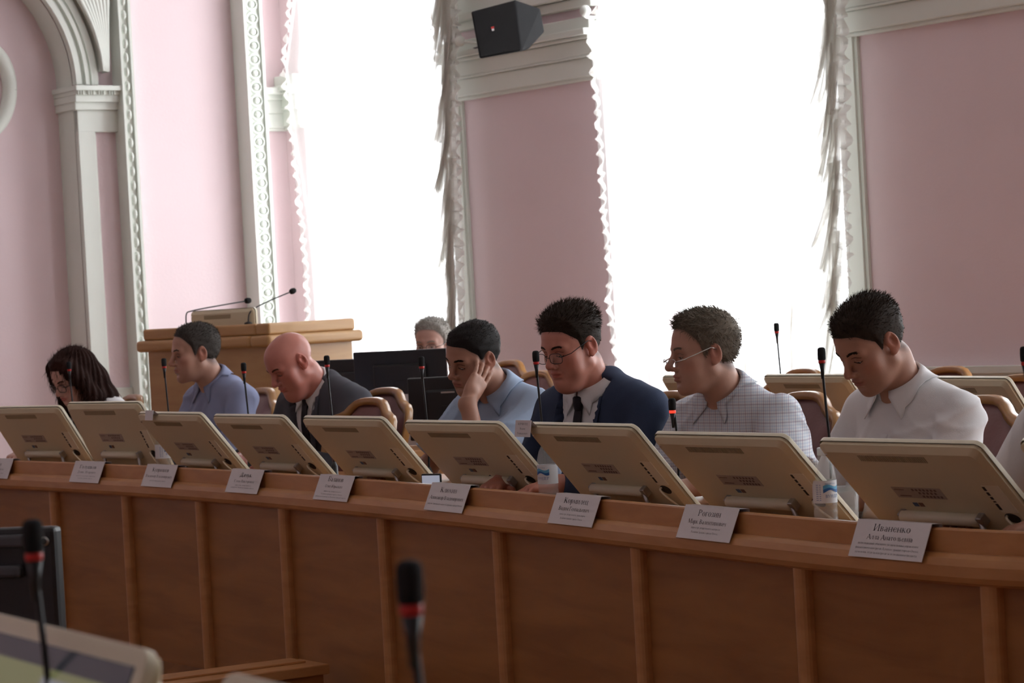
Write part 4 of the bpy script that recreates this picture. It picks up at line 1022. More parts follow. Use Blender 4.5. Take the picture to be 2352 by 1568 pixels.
# ---------------------------------------------------------------- gooseneck microphones
def microphone(label, lit=False, group='gooseneck microphones on the desks', h=.43):
    root = thing('gooseneck_microphone', label, 'microphone', group=group)
    MB().lathe([(.045, 0), (.045, .010), (.040, .018), (.014, .022), (.012, .06), (.006, .075)], n=20).build('base', M['black'], root, True)
    lean = [(0, 0, .07), (.004, 0, .18), (.0, 0, .28), (-.006, .0, h-.055)]
    MB().tube(smooth_curve(lean), [.0036]*25, 8).build('stem', M['black'], root, True)
    x = -.006
    MB().lathe([(.004, h-.085), (.0055, h-.06), (.0085, h-.043)], (x, 0, 0), 14).build('neck', M['black'], root, True)
    MB().lathe([(.0088, h-.043), (.0095, h-.041), (.0095, h-.036), (.0088, h-.034)], (x, 0, 0), 18).build('light_ring', M['redlit' if lit else 'red'], root, True)
    MB().lathe([(.0085, h-.036), (.0108, h-.032), (.0112, h-.018), (.0108, h-.006), (.0085, h-.0015), (.004, h)], (x, 0, 0), 18).build('windscreen', M['foam'], root, True)
    return root
MICS = [('black microphone in front of the long-haired woman', (158, 830), 11.5, .722), ('black microphone in front of the face of the man in the plain blue shirt', (376, 822), 10.75, .722),
        ('black microphone beside the shoulder of the man in the plain blue shirt', (559, 832), 10.05, .722), ('black microphone in front of the shoulder of the bald man', (750, 816), 9.35, .722),
        ('black microphone in front of the black monitors', (967, 818), 8.75, .722), ('black microphone before the face of the man in the navy suit', (1230, 805), 7.95, .722),
        ('short black microphone with a glowing red ring', (1543, 914), 7.25, .722), ('black microphone between the checkered and white shirt men', (1886, 797), 6.78, .722),
        ('black microphone at the edge of the frame past the white shirt man', (2353, 795), 5.65, .722), ('black microphone standing on the second desk before the wide window', (1783, 741), 10.3, .722),
        ('large blurred black microphone nearest to the camera', (938, 1285), 1.97, .722), ('blurred black microphone over the near lit screen', (73, 1192), 2.62, .722)]
mp = {}
for i, (lab, (px, py), D, z0) in enumerate(MICS):
    p = aty(px, py, D); lit = 'glowing' in lab; h = round(p[2]-z0, 3)
    c = microphone(lab, lit, h=h)
    c.location = (p[0]+.006, p[1], z0); c.rotation_euler = (0, 0, 0)
# ---------------------------------------------------------------- name cards
def card(label, tl, tr, bl, br, lines, z0=None, name='name_card', lean=.02):
    """a paper card hung over the desk fascia; lines: (text, height, width share, centre from the top)"""
    cx = (tl[0]+tr[0])/2; p, T = min((desk_pt(t) for t in np.linspace(-.1, 1.2, 1500)), key=lambda q: abs(q[0][0]/q[0][1]-((ray(cx, (tl[1]+tr[1])/2)[0])/ray(cx, (tl[1]+tr[1])/2)[1])))
    O = out_of(T); W_ = .265; H_ = .092; root = thing(name, label, 'name card', p+np.array([0, 0, .787]), group='name cards along the front desk')
    zc = np.array([0, 0, -1.])*H_+O*.040; dn = zc/np.linalg.norm(zc); n = np.cross(T, dn); n = n if n@O > 0 else -n
    P = lambda x, d, o: T*x+dn*d+n*o
    m = MB().add([P(x, d, o) for o in (.004, .0055) for x, d in ((-W_/2, 0), (W_/2, 0), (W_/2, H_), (-W_/2, H_))], BOXF)
    # folded-over tab behind the fascia
    b = O*-.026
    m.add([P(-W_/2, 0, .0045), P(W_/2, 0, .0045), P(W_/2, 0, 0)+b, P(-W_/2, 0, 0)+b, P(-W_/2, 0, 0)+b-np.array([0, 0, .045]), P(W_/2, 0, 0)+b-np.array([0, 0, .045])], [(0, 1, 2, 3), (3, 2, 5, 4)])
    m.build('paper', M['paper'], root)
    for kind in ('ink', 'inkgrey'):
        m = MB()
        for tx, hgt, wsh, d, knd in lines:
            if knd != kind: continue
            v, f = text_mesh(tx, hgt*1.38, W_*wsh); m.add([P(a[0], d-a[1], .0061) for a in v], f)
        if m.f: m.build('lettering', M[kind], root)
    return root
NC = [('white name card at the far end of the desk, cut by the frame edge', (-32, 1062), (36, 1060), [('Горская', .017, .30, .034, 'ink'), ('Владимировна', .011, .55, .054, 'inkgrey'), ('заместитель директора', .006, .6, .070, 'inkgrey')]),
      ('white name card below the computer of the long-haired woman', (175, 1056), (243, 1057), [('Голушков', .017, .56, .032, 'ink'), ('Денис Игоревич', .011, .62, .052, 'inkgrey'), ('заместитель начальника управления', .005, .66, .066, 'inkgrey'), ('Администрации города', .005, .5, .076, 'inkgrey')]),
      ('white name card below the computer with the blank card', (348, 1064), (406, 1068), [('Куприянов', .017, .54, .030, 'ink'), ('Владимир Владимирович', .012, .86, .054, 'inkgrey'), ('депутат городского Совета', .006, .52, .070, 'inkgrey')]),
      ('white name card below the computer of the bald man', (540, 1080), (605, 1084), [('Дячук', .017, .36, .030, 'ink'), ('Елена Викторовна', .011, .62, .052, 'inkgrey'), ('директор департамента', .005, .5, .065, 'inkgrey'), ('контроля Администрации города', .005, .72, .074, 'inkgrey')]),
      ('white name card below the computer before the empty chair', (740, 1096), (817, 1101), [('Баланов', .018, .44, .024, 'ink'), ('Олег Юрьевич', .011, .50, .046, 'inkgrey'), ('директор департамента', .005, .5, .062, 'inkgrey'), ('Администрации города Омска', .005, .62, .072, 'inkgrey'), ('финансов и контроля Администрации города', .005, .88, .082, 'inkgrey')]),
      ('white name card below the computer of the man leaning on his hand', (994, 1115), (1087, 1121), [('Клюхин', .018, .42, .030, 'ink'), ('Александр Владимирович', .013, .86, .054, 'ink'), ('депутат Законодательного Собрания города Омска', .006, .9, .072, 'inkgrey')]),
      ('white name card below the computer of the man in the navy suit', (1277, 1138), (1387, 1145), [('Кормилец', .018, .54, .028, 'ink'), ('Вадим Геннадьевич', .013, .68, .050, 'ink'), ('директор департамента транспорта', .006, .58, .064, 'inkgrey'), ('Администрации города Омска', .006, .5, .076, 'inkgrey')]),
      ('white name card below the computer of the checkered shirt man', (1577, 1161), (1702, 1172), [('Рогозин', .018, .42, .028, 'ink'), ('Марк Валентинович', .013, .70, .050, 'ink'), ('директор департамента контроля', .006, .54, .063, 'inkgrey'), ('Администрации города Омска', .006, .50, .075, 'inkgrey')]),
      ('white name card below the nearest computer, largest of the row', (1978, 1190), (2138, 1200), [('Иваненко', .018, .50, .026, 'ink'), ('Алла Анатольевна', .013, .62, .047, 'ink'), ('исполняющий обязанности начальника управления', .006, .82, .060, 'inkgrey'), ('финансового контроля Администрации города Омска,', .006, .86, .071, 'inkgrey'), ('начальник отдела контроля за исполнением бюджета', .006, .84, .082, 'inkgrey')])]
for lab, tl, tr, lines in NC: card(lab, tl, tr, None, None, lines)
def clip_card(comp, x, w_, h_, label, lines, name, d0=.012):
    base, T, O, tilt = comp; T3 = np.array([*T, 0]); O3 = np.array([*O, 0]); up = np.array([*(O*math.sin(tilt)), math.cos(tilt)]); nb = np.array([*(O*math.cos(tilt)), -math.sin(tilt)])
    top = np.array([*base, .722])+up*(MH+.002)+T3*x; root = thing(name, label, 'name card' if lines else 'card', top)
    dn = unit(np.array([0, 0, -1])+O3*.15); P = lambda a, d, o: T3*a+dn*d+O3*o
    m = MB().add([P(a, d-d0, o+.022) for o in (0, .0015) for a, d in ((-w_/2, 0), (w_/2, 0), (w_/2, h_), (-w_/2, h_))], BOXF)
    m.add([P(-w_/2, -d0, .022), P(w_/2, -d0, .022), P(w_/2, h_*.8-d0, -.022), P(-w_/2, h_*.8-d0, -.022)], [(0, 1, 2, 3)]); m.build('paper', M['paper'], root)
    m = MB()
    for tx, hgt, wsh, d in lines:
        v, f = text_mesh(tx, hgt*1.38, w_*wsh); m.add([P(q[0], d-d0-q[1], .0242) for q in v], f)
    if m.f: m.build('lettering', M['ink'], root)
clip_card(COMP[6], -.262, .086, .050, 'small printed paper card clipped on the corner of a cream computer', [('КОРМИЛЕЦ', .0065, .62, .014), ('Вадим', .0065, .34, .028), ('Геннадьевич', .0065, .66, .042)], 'paper_card')
clip_card(COMP[2], -.12, .068, .040, 'small blank white card hung over the top edge of a cream computer', [], 'blank_card')
# ---------------------------------------------------------------- lectern with its computer and microphones
g_ = math.radians(48); LR = np.array([math.cos(g_), math.sin(g_), 0]); LL = np.array([-math.sin(g_), math.cos(g_), 0]); LC = np.array([(620-1176)/FPX*12.3, 12.3, 0])
root = thing('lectern', 'tall beech lectern with a stepped top before the pink end wall', 'lectern', LC)
def quad(a, e): return [LR*(-e)+LL*(-e), LR*(a[0]+e)-LL*e, LR*(a[0]+e)+LL*(a[1]+e), -LR*e+LL*(a[1]+e)]
def slab(name, e, z0, z1, mat, bev):
    q = quad((.56, .92), e); m = MB().add([p+np.array([0, 0, z]) for z in (z0, z1) for p in q], BOXF); return m.build(name, mat, root, False, bev, seg=4)
def rim(name, e, z0, z1, dp, mat, bev):
    for a, b in (((-e, .56+e), (-e, dp)), ((-e, dp), (dp, .92+e))):
        q = [LR*a[0]+LL*b[0], LR*a[1]+LL*b[0], LR*a[1]+LL*b[1], LR*a[0]+LL*b[1]]
        MB().add([p+np.array([0, 0, z]) for z in (z0, z1) for p in q], BOXF).build(name, mat, root, False, bev, seg=4)
rim('front_board', 0, 0, 1.205, .03, M['lect'], .004); rim('lower_ledge', .045, 1.20, 1.258, .10, M['lect'], .02); rim('upper_ledge', .015, 1.258, 1.316, .08, M['lect'], .012)
slab('worktop', -.031, 1.02, 1.05, M['lect'], 0)
m = MB().add([p+np.array([0, 0, z]) for z in (0, .09) for p in quad((.56, .92), .012)], BOXF); m.build('plinth', M['lect'], root, False, .005)
c = copy_tree(proto); c['label'] = 'cream computer back on top of the lectern'; del c['group']
place_computer(c, (440, 711), (588, 706), 12.85, 1.052)
# lower it into the lectern's reading well: the case shows only its upper third
for lab, path, hd in (('thin black microphone on the lectern curving behind the computer', [(428, 746), (428, 722), (440, 714), (490, 704), (565, 691)], (569, 690)),
                      ('thin black microphone on the lectern rising towards the window', [(570, 738), (572, 722), (585, 708), (620, 690), (668, 670)], (672, 668))):
    D0 = 12.55 if 'curving' in lab else 12.42; w0 = aty(*path[0], D0); w0[2] = 1.316
    root2 = thing('lectern_microphone', lab, 'microphone', w0, group='microphones on the lectern')
    pts = [aty(x, y, D0+.002*(x-path[0][0])) - w0 for x, y in path]; pts[0][2] = 0
    MB().tube(smooth_curve(pts), .0034, 8).build('stem', M['black'], root2, True)
    e = pts[-1]; d = unit(e-pts[-2]); MB().tube([e-d*.005, e, e+d*.012, e+d*.026, e+d*.034], [.008, .013, .0155, .013, .004], 14).build('windscreen', M['foam'], root2, True)
    MB().lathe([(.02, 0), (.02, .006), (.008, .012)], n=14).build('base', M['black'], root2, True)
# ---------------------------------------------------------------- secretaries' table with black monitors
def bar_thing(name, label, cat, a, b, depth, h, mat, group=None):
    pass
STA, STB = aty(700, 960, 12.3), aty(1075, 960, 10.9); STA[2] = STB[2] = 0
d_ = STB-STA; ln_ = np.linalg.norm(d_); sx = d_/ln_; sy = np.array([-sx[1], sx[0], 0])
root = thing('table', 'beech work table with black monitors before the first window', 'table', STA)
Tt = lambda q: sx*q[0]+sy*q[1]+np.array([0, 0, q[2]])
MB().box((-.1, -.35, .72), (ln_+.1, .40, .75), Tt).build('tabletop', M['rail'], root, False, .004)
for x in (-.05, ln_+.02): MB().box((x, -.28, 0), (x+.03, .33, .72), Tt).build('side_panel', M['rail'], root)
MB().box((0, .25, .25), (ln_, .27, .72), Tt).build('modesty_panel', M['panel'], root)
def monitor(label, tl, tr, D, W_, H_, zb, yaw, badge=False, edge=False):
    p = aty((tl[0]+tr[0])/2, (tl[1]+tr[1])/2, D); root = thing('black_monitor', label, 'monitor', (p[0], p[1], zb), (0, 0, yaw), 'black monitors on the work table')
    zt = p[2]-zb
    MB().box((-W_/2, -.012, zt-H_), (W_/2, .014, zt)).build('case', M['black'], root, False, .006)
    MB().box((-W_*.28, -.034, zt-H_*.8), (W_*.28, -.008, zt-H_*.2)).build('back_bulge', M['black'], root, False, .012)
    MB().box((-W_/2+.012, .0135, zt-H_+.015), (W_/2-.012, .0155, zt-.012)).build('screen', M['screen'], root)
    MB().box((-.03, -.035, .012), (.03, -.012, zt-H_*.45)).build('neck', M['black'], root, False, .004)
    MB().box((-.11, -.10, 0), (.11, .08, .014)).build('foot', M['black'], root, False, .004)
    if badge: MB().box((-.03, -.0352, zt-H_*.26), (.03, -.0335, zt-H_*.235)).build('badge', M['metal'], root)
    if edge: MB().box((W_/2-.004, -.0135, zt-H_), (W_/2+.0015, .0135, zt)).build('lit_side_strip', M['silver'], root)  # pale strip standing in for light caught along this side
    return root
monitor('largest black monitor back, in front of the grey-haired man', (813, 808), (1026, 800), 11.4, .475, .30, .75, math.radians(-24), edge=True)
monitor('low black monitor back beside the lectern, behind the bald man', (727, 827), (830, 824), 12.0, .45, .30, .75, math.radians(-30))
monitor('black monitor back nearest the man leaning on his hand, with a small grey badge', (985, 866), (1075, 862), 10.85, .36, .27, .75, math.radians(-10), badge=True)
for i, (px, py, D, sz, lab, mt) in enumerate(((990, 918, 11.0, (.13, .09), 'printed papers standing under the largest black monitor', 'paper'),)):
    p = aty(px, py, D); r_ = thing('paper_sheet', lab, 'papers', (p[0], p[1], .752), (0, 0, math.radians(-15)))
    MB().box((-sz[0], -.002, 0), (sz[0], .002, p[2]-.752+.03)).build('sheet', M['paper'], r_)
    MB().box((-sz[0]*.8, -.003, .05), (-sz[0]*.1, -.0021, .08)).build('lettering', M['inkgrey'], r_); MB().box((-.0, -.003, .04), (sz[0]*.7, -.0021, .1)).build('photo_print', M['stickerink'], r_)
# ---------------------------------------------------------------- chairs
def chair(label, group='wooden chairs with maroon backs'):
    """faces +y, seat at .46"""
    root = thing('upholstered_chair', label, 'chair', group=group)
    half = [(0, 1.0), (.05, .999), (.09, .992), (.12, .975), (.145, .952), (.17, .940), (.20, .936), (.225, .925), (.242, .90), (.245, .87), (.235, .80), (.225, .6), (.22, .42)]
    out = half+[(-x, z) for x, z in half[::-1][:-1]]
    inn = [(0, .972), (.05, .971), (.083, .963), (.108, .945), (.132, .921), (.162, .908), (.192, .902), (.208, .885), (.212, .84), (.203, .75), (.195, .6), (.190, .48)]
    inn = inn+[(-x, z) for x, z in inn[::-1][:-1]]
    Y = lambda z, x: -.20-.16*((z-.42)/.58)-.10*(x/.24)**2*-1*.35
    def panel(ol, a, b):
        m = MB(); n = len(ol)
        f = [(x, Y(z, x)+b, z) for x, z in ol]; k = [(x, Y(z, x)+a, z) for x, z in ol]
        return m, f, k
    N_ = 61
    def resample(ol):
        P = np.array(ol+[ol[0]]); d = np.r_[0, np.cumsum(np.linalg.norm(np.diff(P, axis=0), axis=1))]; t = np.linspace(0, d[-1], N_)[:-1]
        return [(np.interp(q, d, P[:, 0]), np.interp(q, d, P[:, 1])) for q in t]
    A = resample(out[:len(half)]+out[len(half):]); B = resample(inn); m = MB()
    fr = lambda ol, y: [(x, Y(z, x)+y, z) for x, z in ol]
    m.grid([fr(B, .008), fr([(x*.985, z-.004) for x, z in A], .015), fr(A, .006), fr(A, -.014), fr([(x*.985, z-.004) for x, z in A], -.022), fr(B, -.016), fr(B, .008)], True)
    m.build('back_frame', M['chairwood'], root, True)
    for sgn, nm in ((1, 'back_pad'), (-1, 'back_cover')):
        m = MB(); rows = [fr(B, -.006+.0*sgn)]
        for k, bulge in ((.9, .016), (.6, .024), (.3, .028), (.02, .029)): rows.append([(x*k, Y(.70+(z-.70)*k, x*k)+(-.004+sgn*bulge), .70+(z-.70)*k) for x, z in B])
        m.grid(rows, True); m.build(nm, M['leather'], root, True)
    m = MB(); S_ = [(-.23, -.20), (.23, -.20), (.26, .22), (-.26, .22)]
    m.prism(S_, .40, .43, 2); m.build('seat_frame', M['chairwood'], root, False, .01)
    m = MB().sphere((0, .02, .445), 1, 8, lambda q: (q[0]*.24, .02+(q[1]-.02)*.22, .435+(q[2]-.445)*.045)); m.build('seat', M['leather'], root, True)
    for x, y in ((-.21, .2), (.21, .2), (-.20, -.19), (.20, -.19)): MB().tube([(x, y, .41), (x*1.02, y*1.06, .0)], [.024, .016], 10).build('leg', M['chairwood'], root, True)
    for q in (-1, 1): MB().tube(smooth_curve([(q*.222, -.24, .66), (q*.262, -.08, .675), (q*.275, .08, .665), (q*.27, .14, .64), (q*.255, .13, .42)]), .017, 8).build('armrest', M['chairwood'], root, True)
    return root
CHAIRS = [((308, 905), 12.35, 118, 'chair behind the woman with long hair'), ((606, 889), 11.5, 120, 'chair between the plain blue shirt man and the bald man'),
          ((853, 912), 10.0, 126, 'empty chair nearest the gap beside the bald man'), ((888, 889), 10.55, 128, 'second empty chair just behind the one beside the bald man'),
          ((1172, 826), 13.4, 125, 'chair near the pier wall, farther of the two behind the leaning man'), ((1238, 850), 12.5, 125, 'chair near the pier wall beside the navy suit man, nearer of the two'),
          ((1545, 897), 9.15, 122, 'chair between the navy suit man and the checkered shirt man'), ((1852, 898), 8.75, 122, 'chair behind the checkered shirt man'),
          ((2262, 906), 7.85, 120, 'chair behind the white shirt man'), ((1848, 845), 11.25, 122, 'chair of the second desk before the wide window'),
          ((2183, 840), 10.6, 122, 'chair of the second desk behind the white shirt man'), ((2352, 858), 9.2, 122, 'chair of the second desk cut by the frame edge')]
ch0 = None
for (px, py), D, yaw, lab in CHAIRS:
    if ch0 is None: c = ch0 = chair('maroon wood-framed '+lab)
    else: c = copy_tree(ch0); c['label'] = 'maroon wood-framed '+lab
    p = aty(px, py, D); a = math.radians(yaw); c.location = (p[0]-math.sin(a)*.36, p[1]+math.cos(a)*.36, 0); c.rotation_euler = (0, 0, a)
    s_ = p[2]/1.0; c.scale = (1, 1, s_)
# ---------------------------------------------------------------- things on the front desk
M['water'] = material('clear_plastic', (.80, .84, .84), .06, trans=.80, spec=.8); M['label'] = material('white_label', (.72, .76, .80), .5)
M['blue'] = material('label_blue', (.02, .12, .38), .5); M['ltblue'] = material('label_light_blue', (.10, .38, .62), .5); M['capblue'] = material('blue_cap', (.03, .10, .35), .4)
M['clearglass'] = material('tumbler_glass', (.75, .77, .77), .04, trans=.7, spec=.9)
def bottle(label, px, D, yaw=0, txt=True):
    p = aty(px, yh(px)+(CH-.722)*FPX/D, D); root = thing('water_bottle', label, 'bottle', (p[0], p[1], .722), (0, 0, yaw), 'plastic water bottles on the front desk')
    r = .031
    prof = [(.024, 0), (r, .006), (r, .03), (r-.0015, .034), (r, .038), (r, .05), (r-.0015, .054), (r, .058), (r, .068), (r-.001, .07), (r-.001, .128), (r, .13), (r*.97, .145), (r*.8, .168), (r*.5, .186), (.0135, .192), (.0135, .205)]
    MB().lathe(prof, n=28).build('bottle_body', M['water'], root, True)
    MB().lathe([(.0145, .192), (.015, .194), (.015, .21), (.013, .212)], n=18).build('cap', M['label'], root, True)
    lb = MB().lathe([(r+.0006, .070), (r+.0006, .128)], n=32); lb.f = [f for f in lb.f if len(f) == 4]; lb.mi = [0]*len(lb.f)
    lb = lb.build('paper_label', M['label'], root, True)
    R = r+.0012; cyl = lambda x, z, o=0: ((R+o)*math.sin(x/R), -(R+o)*math.cos(x/R), z)
    m = MB(); rows = []
    for x in np.linspace(-.008, .040, 16): rows.append([cyl(x, .103+.004*math.sin(x*140)), cyl(x, .115+.003*math.sin(x*140+1))])
    m.grid(rows); m.build('wave_print', M['ltblue'], lb)
    m = MB(); rows = []
    for x in np.linspace(-.008, .040, 16): rows.append([cyl(x, .100+.004*math.sin(x*140), .0003), cyl(x, .107+.003*math.sin(x*140+.4), .0003)])
    m.grid(rows); m.build('wave_print', M['blue'], lb)
    m = MB(); v, f = text_mesh('ВУНДЕР', .012, .040); m.add([cyl(q[0]+.018, .084+q[1]) for q in v], f)
    for i in range(9): m.add([cyl(x, .078+i*.0048+z) for x, z in ((-.028, 0), (-.014, 0), (-.014, .0012), (-.028, .0012))], [(0, 1, 2, 3)])
    v, f = text_mesh('природная вода', .005, .030); m.add([cyl(q[0]+.012, .119+q[1]) for q in v], f)
    m.build('lettering', M['blue'], lb)
    return root
bottle('clear water bottle with a blue wave label between the two nearest computers', 1899, 6.50, 0)
bottle('clear water bottle behind the computer with the printed clip card', 1262, 7.72, -1.1)
bottle('small clear water bottle behind the computer with the blank card', 377, 10.35, .6)
def tumbler(label, px, D, z0=.722):
    p = aty(px, yh(px)+(CH-z0)*FPX/D, D); root = thing('drinking_glass', label, 'glass', (p[0], p[1], z0), group='clear drinking glasses beside the water bottle')
    MB().lathe([(.024, 0), (.026, .004), (.031, .095), (.0293, .095), (.0245, .010), (.001, .009)], n=24).build('wall', M['clearglass'], root, True)
    MB().lathe([(.0242, .0095), (.026, .038), (.001, .0381)], n=24).build('water', M['water'], root, True)
tumbler('clear drinking glass right beside the labelled water bottle', 1950, 6.62, .7265); tumbler('clear drinking glass half hidden behind the nearest computer', 1972, 6.74, .7265)
def sheet(label, px, py, z, w_, h_, yaw, n=3, name='paper_sheets'):
    p = atz(px, py, z); root = thing(name, label, 'papers', (p[0], p[1], z), (0, 0, yaw))
    for i in range(n):
        a = .05*(i-1); m = MB().box((-w_/2, -h_/2, .0004+i*.0012), (w_/2, h_/2, .0012+i*.0012), lambda q: (q[0]*math.cos(a)-q[1]*math.sin(a), q[0]*math.sin(a)+q[1]*math.cos(a), q[2])); m.build('sheet', M['paper'], root)
sheet('white papers lying between two computers by the glowing microphone', 1573, 1112, .7225, .21, .30, .5)
sheet('white paper coaster under the drinking glasses', 1966, 1186, .7225, .17, .17, .4, 1, 'paper_mat')
sheet('white papers on the desk before the plain blue shirt man', 470, 1045, .7225, .21, .30, .6)
p = atz(1022, 1106, .735); root = thing('smartphone', 'smartphone with a pale lit screen behind a name card', 'phone', (p[0]-.03, p[1]-.45, .722), (0, 0, -.5))
MB().box((-.038, -.006, 0), (.038, .004, .074)).build('case', M['black'], root, False, .004)
MB().box((-.034, -.0068, .006), (.034, -.0058, .068)).build('screen', material('phone_screen', (.3, .33, .4), .15, emit=((.62, .68, .85), .38)), root)
MB().box((-.05, .004, 0), (.05, .05, .008)).build('stand', M['metal'], root)
# ---------------------------------------------------------------- display, step
p = aty(134, 1207, 5.0); root = thing('display', 'back of a black television on a floor stand below the near microphone', 'television', (p[0], p[1], 0), (0, 0, math.radians(-14)))
zt = p[2]; W_ = .75; H_ = .46
MB().box((-W_, -.02, zt-H_), (0, .02, zt)).build('case', M['black'], root, False, .010)
M['dgrey'] = material('dark_grey_plastic', (.055, .06, .07), .3)
for z0, z1, o, x1 in ((.012, .040, .010, -.045), (.072, .098, .024, -.07)): MB().box((-W_+.03, -.02-o, zt-z1), (x1, -.015, zt-z0)).build('ridge', M['dgrey'], root, False, .008, seg=3)
for x, z in ((-.022, zt-.028), (-.022, zt-H_+.028)):
    s_ = MB().tube([(x, -.019, z), (x, -.023, z)], .010, 14).build('screw', M['metal'], root, True); MB().tube([(x, -.0232, z), (x, -.0236, z)], .006, 10).build('socket', M['port'], s_, True)
MB().box((-W_*.5-.04, -.03, .03), (-W_*.5+.04, .0, zt-H_*.4)).build('post', M['black'], root, False, .005)
MB().box((-W_*.5-.3, -.22, 0), (-W_*.5+.3, .2, .03)).build('base', M['black'], root, False, .008)
MB().box((-W_+.02, .0195, zt-H_+.02), (-.02, .0215, zt-.02)).build('screen', M['screen'], root)
a_, b_ = atz(395, 1572, .15), atz(757, 1524, .15); d_ = unit(b_-a_); d_[2] = 0; n_ = np.array([d_[1], -d_[0], 0])
root = thing('step', 'low wooden step against the foot of the desk', 'step', (a_[0], a_[1], 0))
e_ = atz(690, 1512, .15)-b_; e_[2] = 0; ln_ = np.linalg.norm(b_-a_)
def plank(name, l0, l1, e0, e1, z0, z1, mat, bev):
    MB().add([b_*[1, 1, 0]-[a_[0], a_[1], 0]-d_*l+e_*e+np.array([0, 0, z]) for z in (z0, z1) for l, e in ((l0, e0), (l1, e0), (l1, e1), (l0, e1))], BOXF).build(name, mat, root, False, bev)
plank('tread', 0, ln_+.9, 0, 1, .115, .15, M['rail'], .004); plank('riser', .02, ln_+.88, .06, .98, 0, .115, M['panel'], 0); plank('upper_board', .04, ln_+.9, .45, .98, .15, .158, M['rail'], .002)
# ---------------------------------------------------------------- the people at the desks
SK1 = skin_mat('skin_tan', (.40, .20, .135)); SK2 = skin_mat('skin_ruddy', (.52, .215, .155), .42); SK3 = skin_mat('skin_light', (.46, .25, .18)); SK5 = skin_mat('skin_flushed', (.50, .19, .145), .38); SK4 = skin_mat('skin_pale', (.55, .33, .27))
H_dk = hair_mat('hair_dark_brown', (.030, .020, .014)); H_bl = hair_mat('hair_near_black', (.014, .011, .010)); H_gr = hair_mat('hair_grey_brown', (.15, .12, .09)); H_sv = hair_mat('hair_silver', (.34, .32, .29)); H_sp = hair_mat('hair_salt_pepper', (.060, .052, .046)); H_au = hair_mat('hair_auburn', (.028, .011, .008)); H_bw = hair_mat('brow_brown', (.08, .035, .022))
def cloth(name, col, n=.04, rough=.85): return material(name, col, rough, noise=(n, 14), bump=(.25, 420, .002), spec=.2)
C_white = cloth('white_cotton', (.76, .75, .76)); C_blue = cloth('blue_shirt_cotton', (.27, .30, .45)); C_ltblue = cloth('light_blue_cotton', (.36, .45, .60)); C_navy = cloth('navy_wool', (.034, .047, .088), .1); C_char = cloth('charcoal_wool', (.070, .070, .084), .12); C_black = cloth('black_cloth', (.012, .012, .014)); C_tie = cloth('dark_tie_silk', (.014, .012, .016), .1, .5)
def check_mat():
    m = bpy.data.materials.new('checkered_cotton'); m.use_nodes = True; nt = m.node_tree; N = nt.nodes.new; L = nt.links.new; b = nt.nodes['Principled BSDF']; b.inputs['Roughness'].default_value = .85; b.inputs['Specular IOR Level'].default_value = .2
    tc = N('ShaderNodeTexCoord'); sp = N('ShaderNodeSeparateXYZ'); L(tc.outputs['Object'], sp.inputs[0])
    def stripes(sock, per, frac):
        a = N('ShaderNodeMath'); a.operation = 'MULTIPLY'; a.inputs[1].default_value = 1/per; L(sock, a.inputs[0])
        f = N('ShaderNodeMath'); f.operation = 'FRACT'; L(a.outputs[0], f.inputs[0])
        g = N('ShaderNodeMath'); g.operation = 'LESS_THAN'; g.inputs[1].default_value = frac; L(f.outputs[0], g.inputs[0]); return g.outputs[0]
    ad = N('ShaderNodeMath'); ad.operation = 'ADD'; L(sp.outputs[0], ad.inputs[0]); L(sp.outputs[1], ad.inputs[1])
    src = None; col = (.66, .67, .69, 1)
    for sock, per, fr, c in ((ad.outputs[0], .009, .42, (.50, .56, .66, 1)), (sp.outputs[2], .009, .42, (.50, .56, .66, 1)), (ad.outputs[0], .027, .16, (.62, .46, .46, 1)), (sp.outputs[2], .027, .16, (.62, .46, .46, 1))):
        mx = N('ShaderNodeMix'); mx.data_type = 'RGBA'; mx.blend_type = 'MULTIPLY'
        mu = N('ShaderNodeMath'); mu.operation = 'MULTIPLY'; mu.inputs[1].default_value = .5; L(stripes(sock, per, fr), mu.inputs[0]); L(mu.outputs[0], mx.inputs['Factor'])
        if src is None: mx.inputs['A'].default_value = col
        else: L(src, mx.inputs['A'])
        mx.inputs['B'].default_value = tuple(min(1, q*1.3) for q in c[:3])+(1,); src = mx.outputs['Result']
    L(src, b.inputs['Base Color']); return m
C_check = check_mat()
PEOPLE = {}
# man in the white shirt, nearest
PEOPLE['white'] = person('man in a white shirt looking down, nearest of the seated men', 2000, 792, 6.95, 124, .27, (-4, 29, 0),
    dict(skin=SK1, hair=H_dk, wear='shirt', cloth=C_white, sleeves=('long', 'long'), open=.055, seed=2, hair_top=.016, hair_side=.007, len_top=.016, len_side=.007, strands=4200, fold=.012, sw=.195, build=1.04, tilt=14, neck=(0, -.10, -.16), loose=.010, gaze=(0, 1, -.9), stubble=.25, hairline=-.012))
PEOPLE['check'] = person('man in a checkered short-sleeved shirt with glasses low on his nose, turned away', 1614, 812, 7.75, 127, .25, (-22, 4, 0),
    dict(hx=.035, lid=-.001, skin=SK3, hair=H_gr, wear='shirt', cloth=C_check, sleeves=('short', 'short'), open=.07, seed=4, hair_top=.018, hair_side=.009, len_top=.034, len_side=.018, strands=4600, stand=.35, bend=.8, flow=(0, .55, .1), fold=.010, glasses=dict(mat=M['specs_silver'], y=.118, z=-.016, w=.022, h=.012, rim=False, rt=.0022), nose=1.15, sw=.20, tilt=12, neck=(0, -.085, -.165), loose=.014, sleeve_t=.9, armL=dict(E=(-.30, .22, .78), W=(-.12, .46, .775)), hairline=.006, brow=.7))
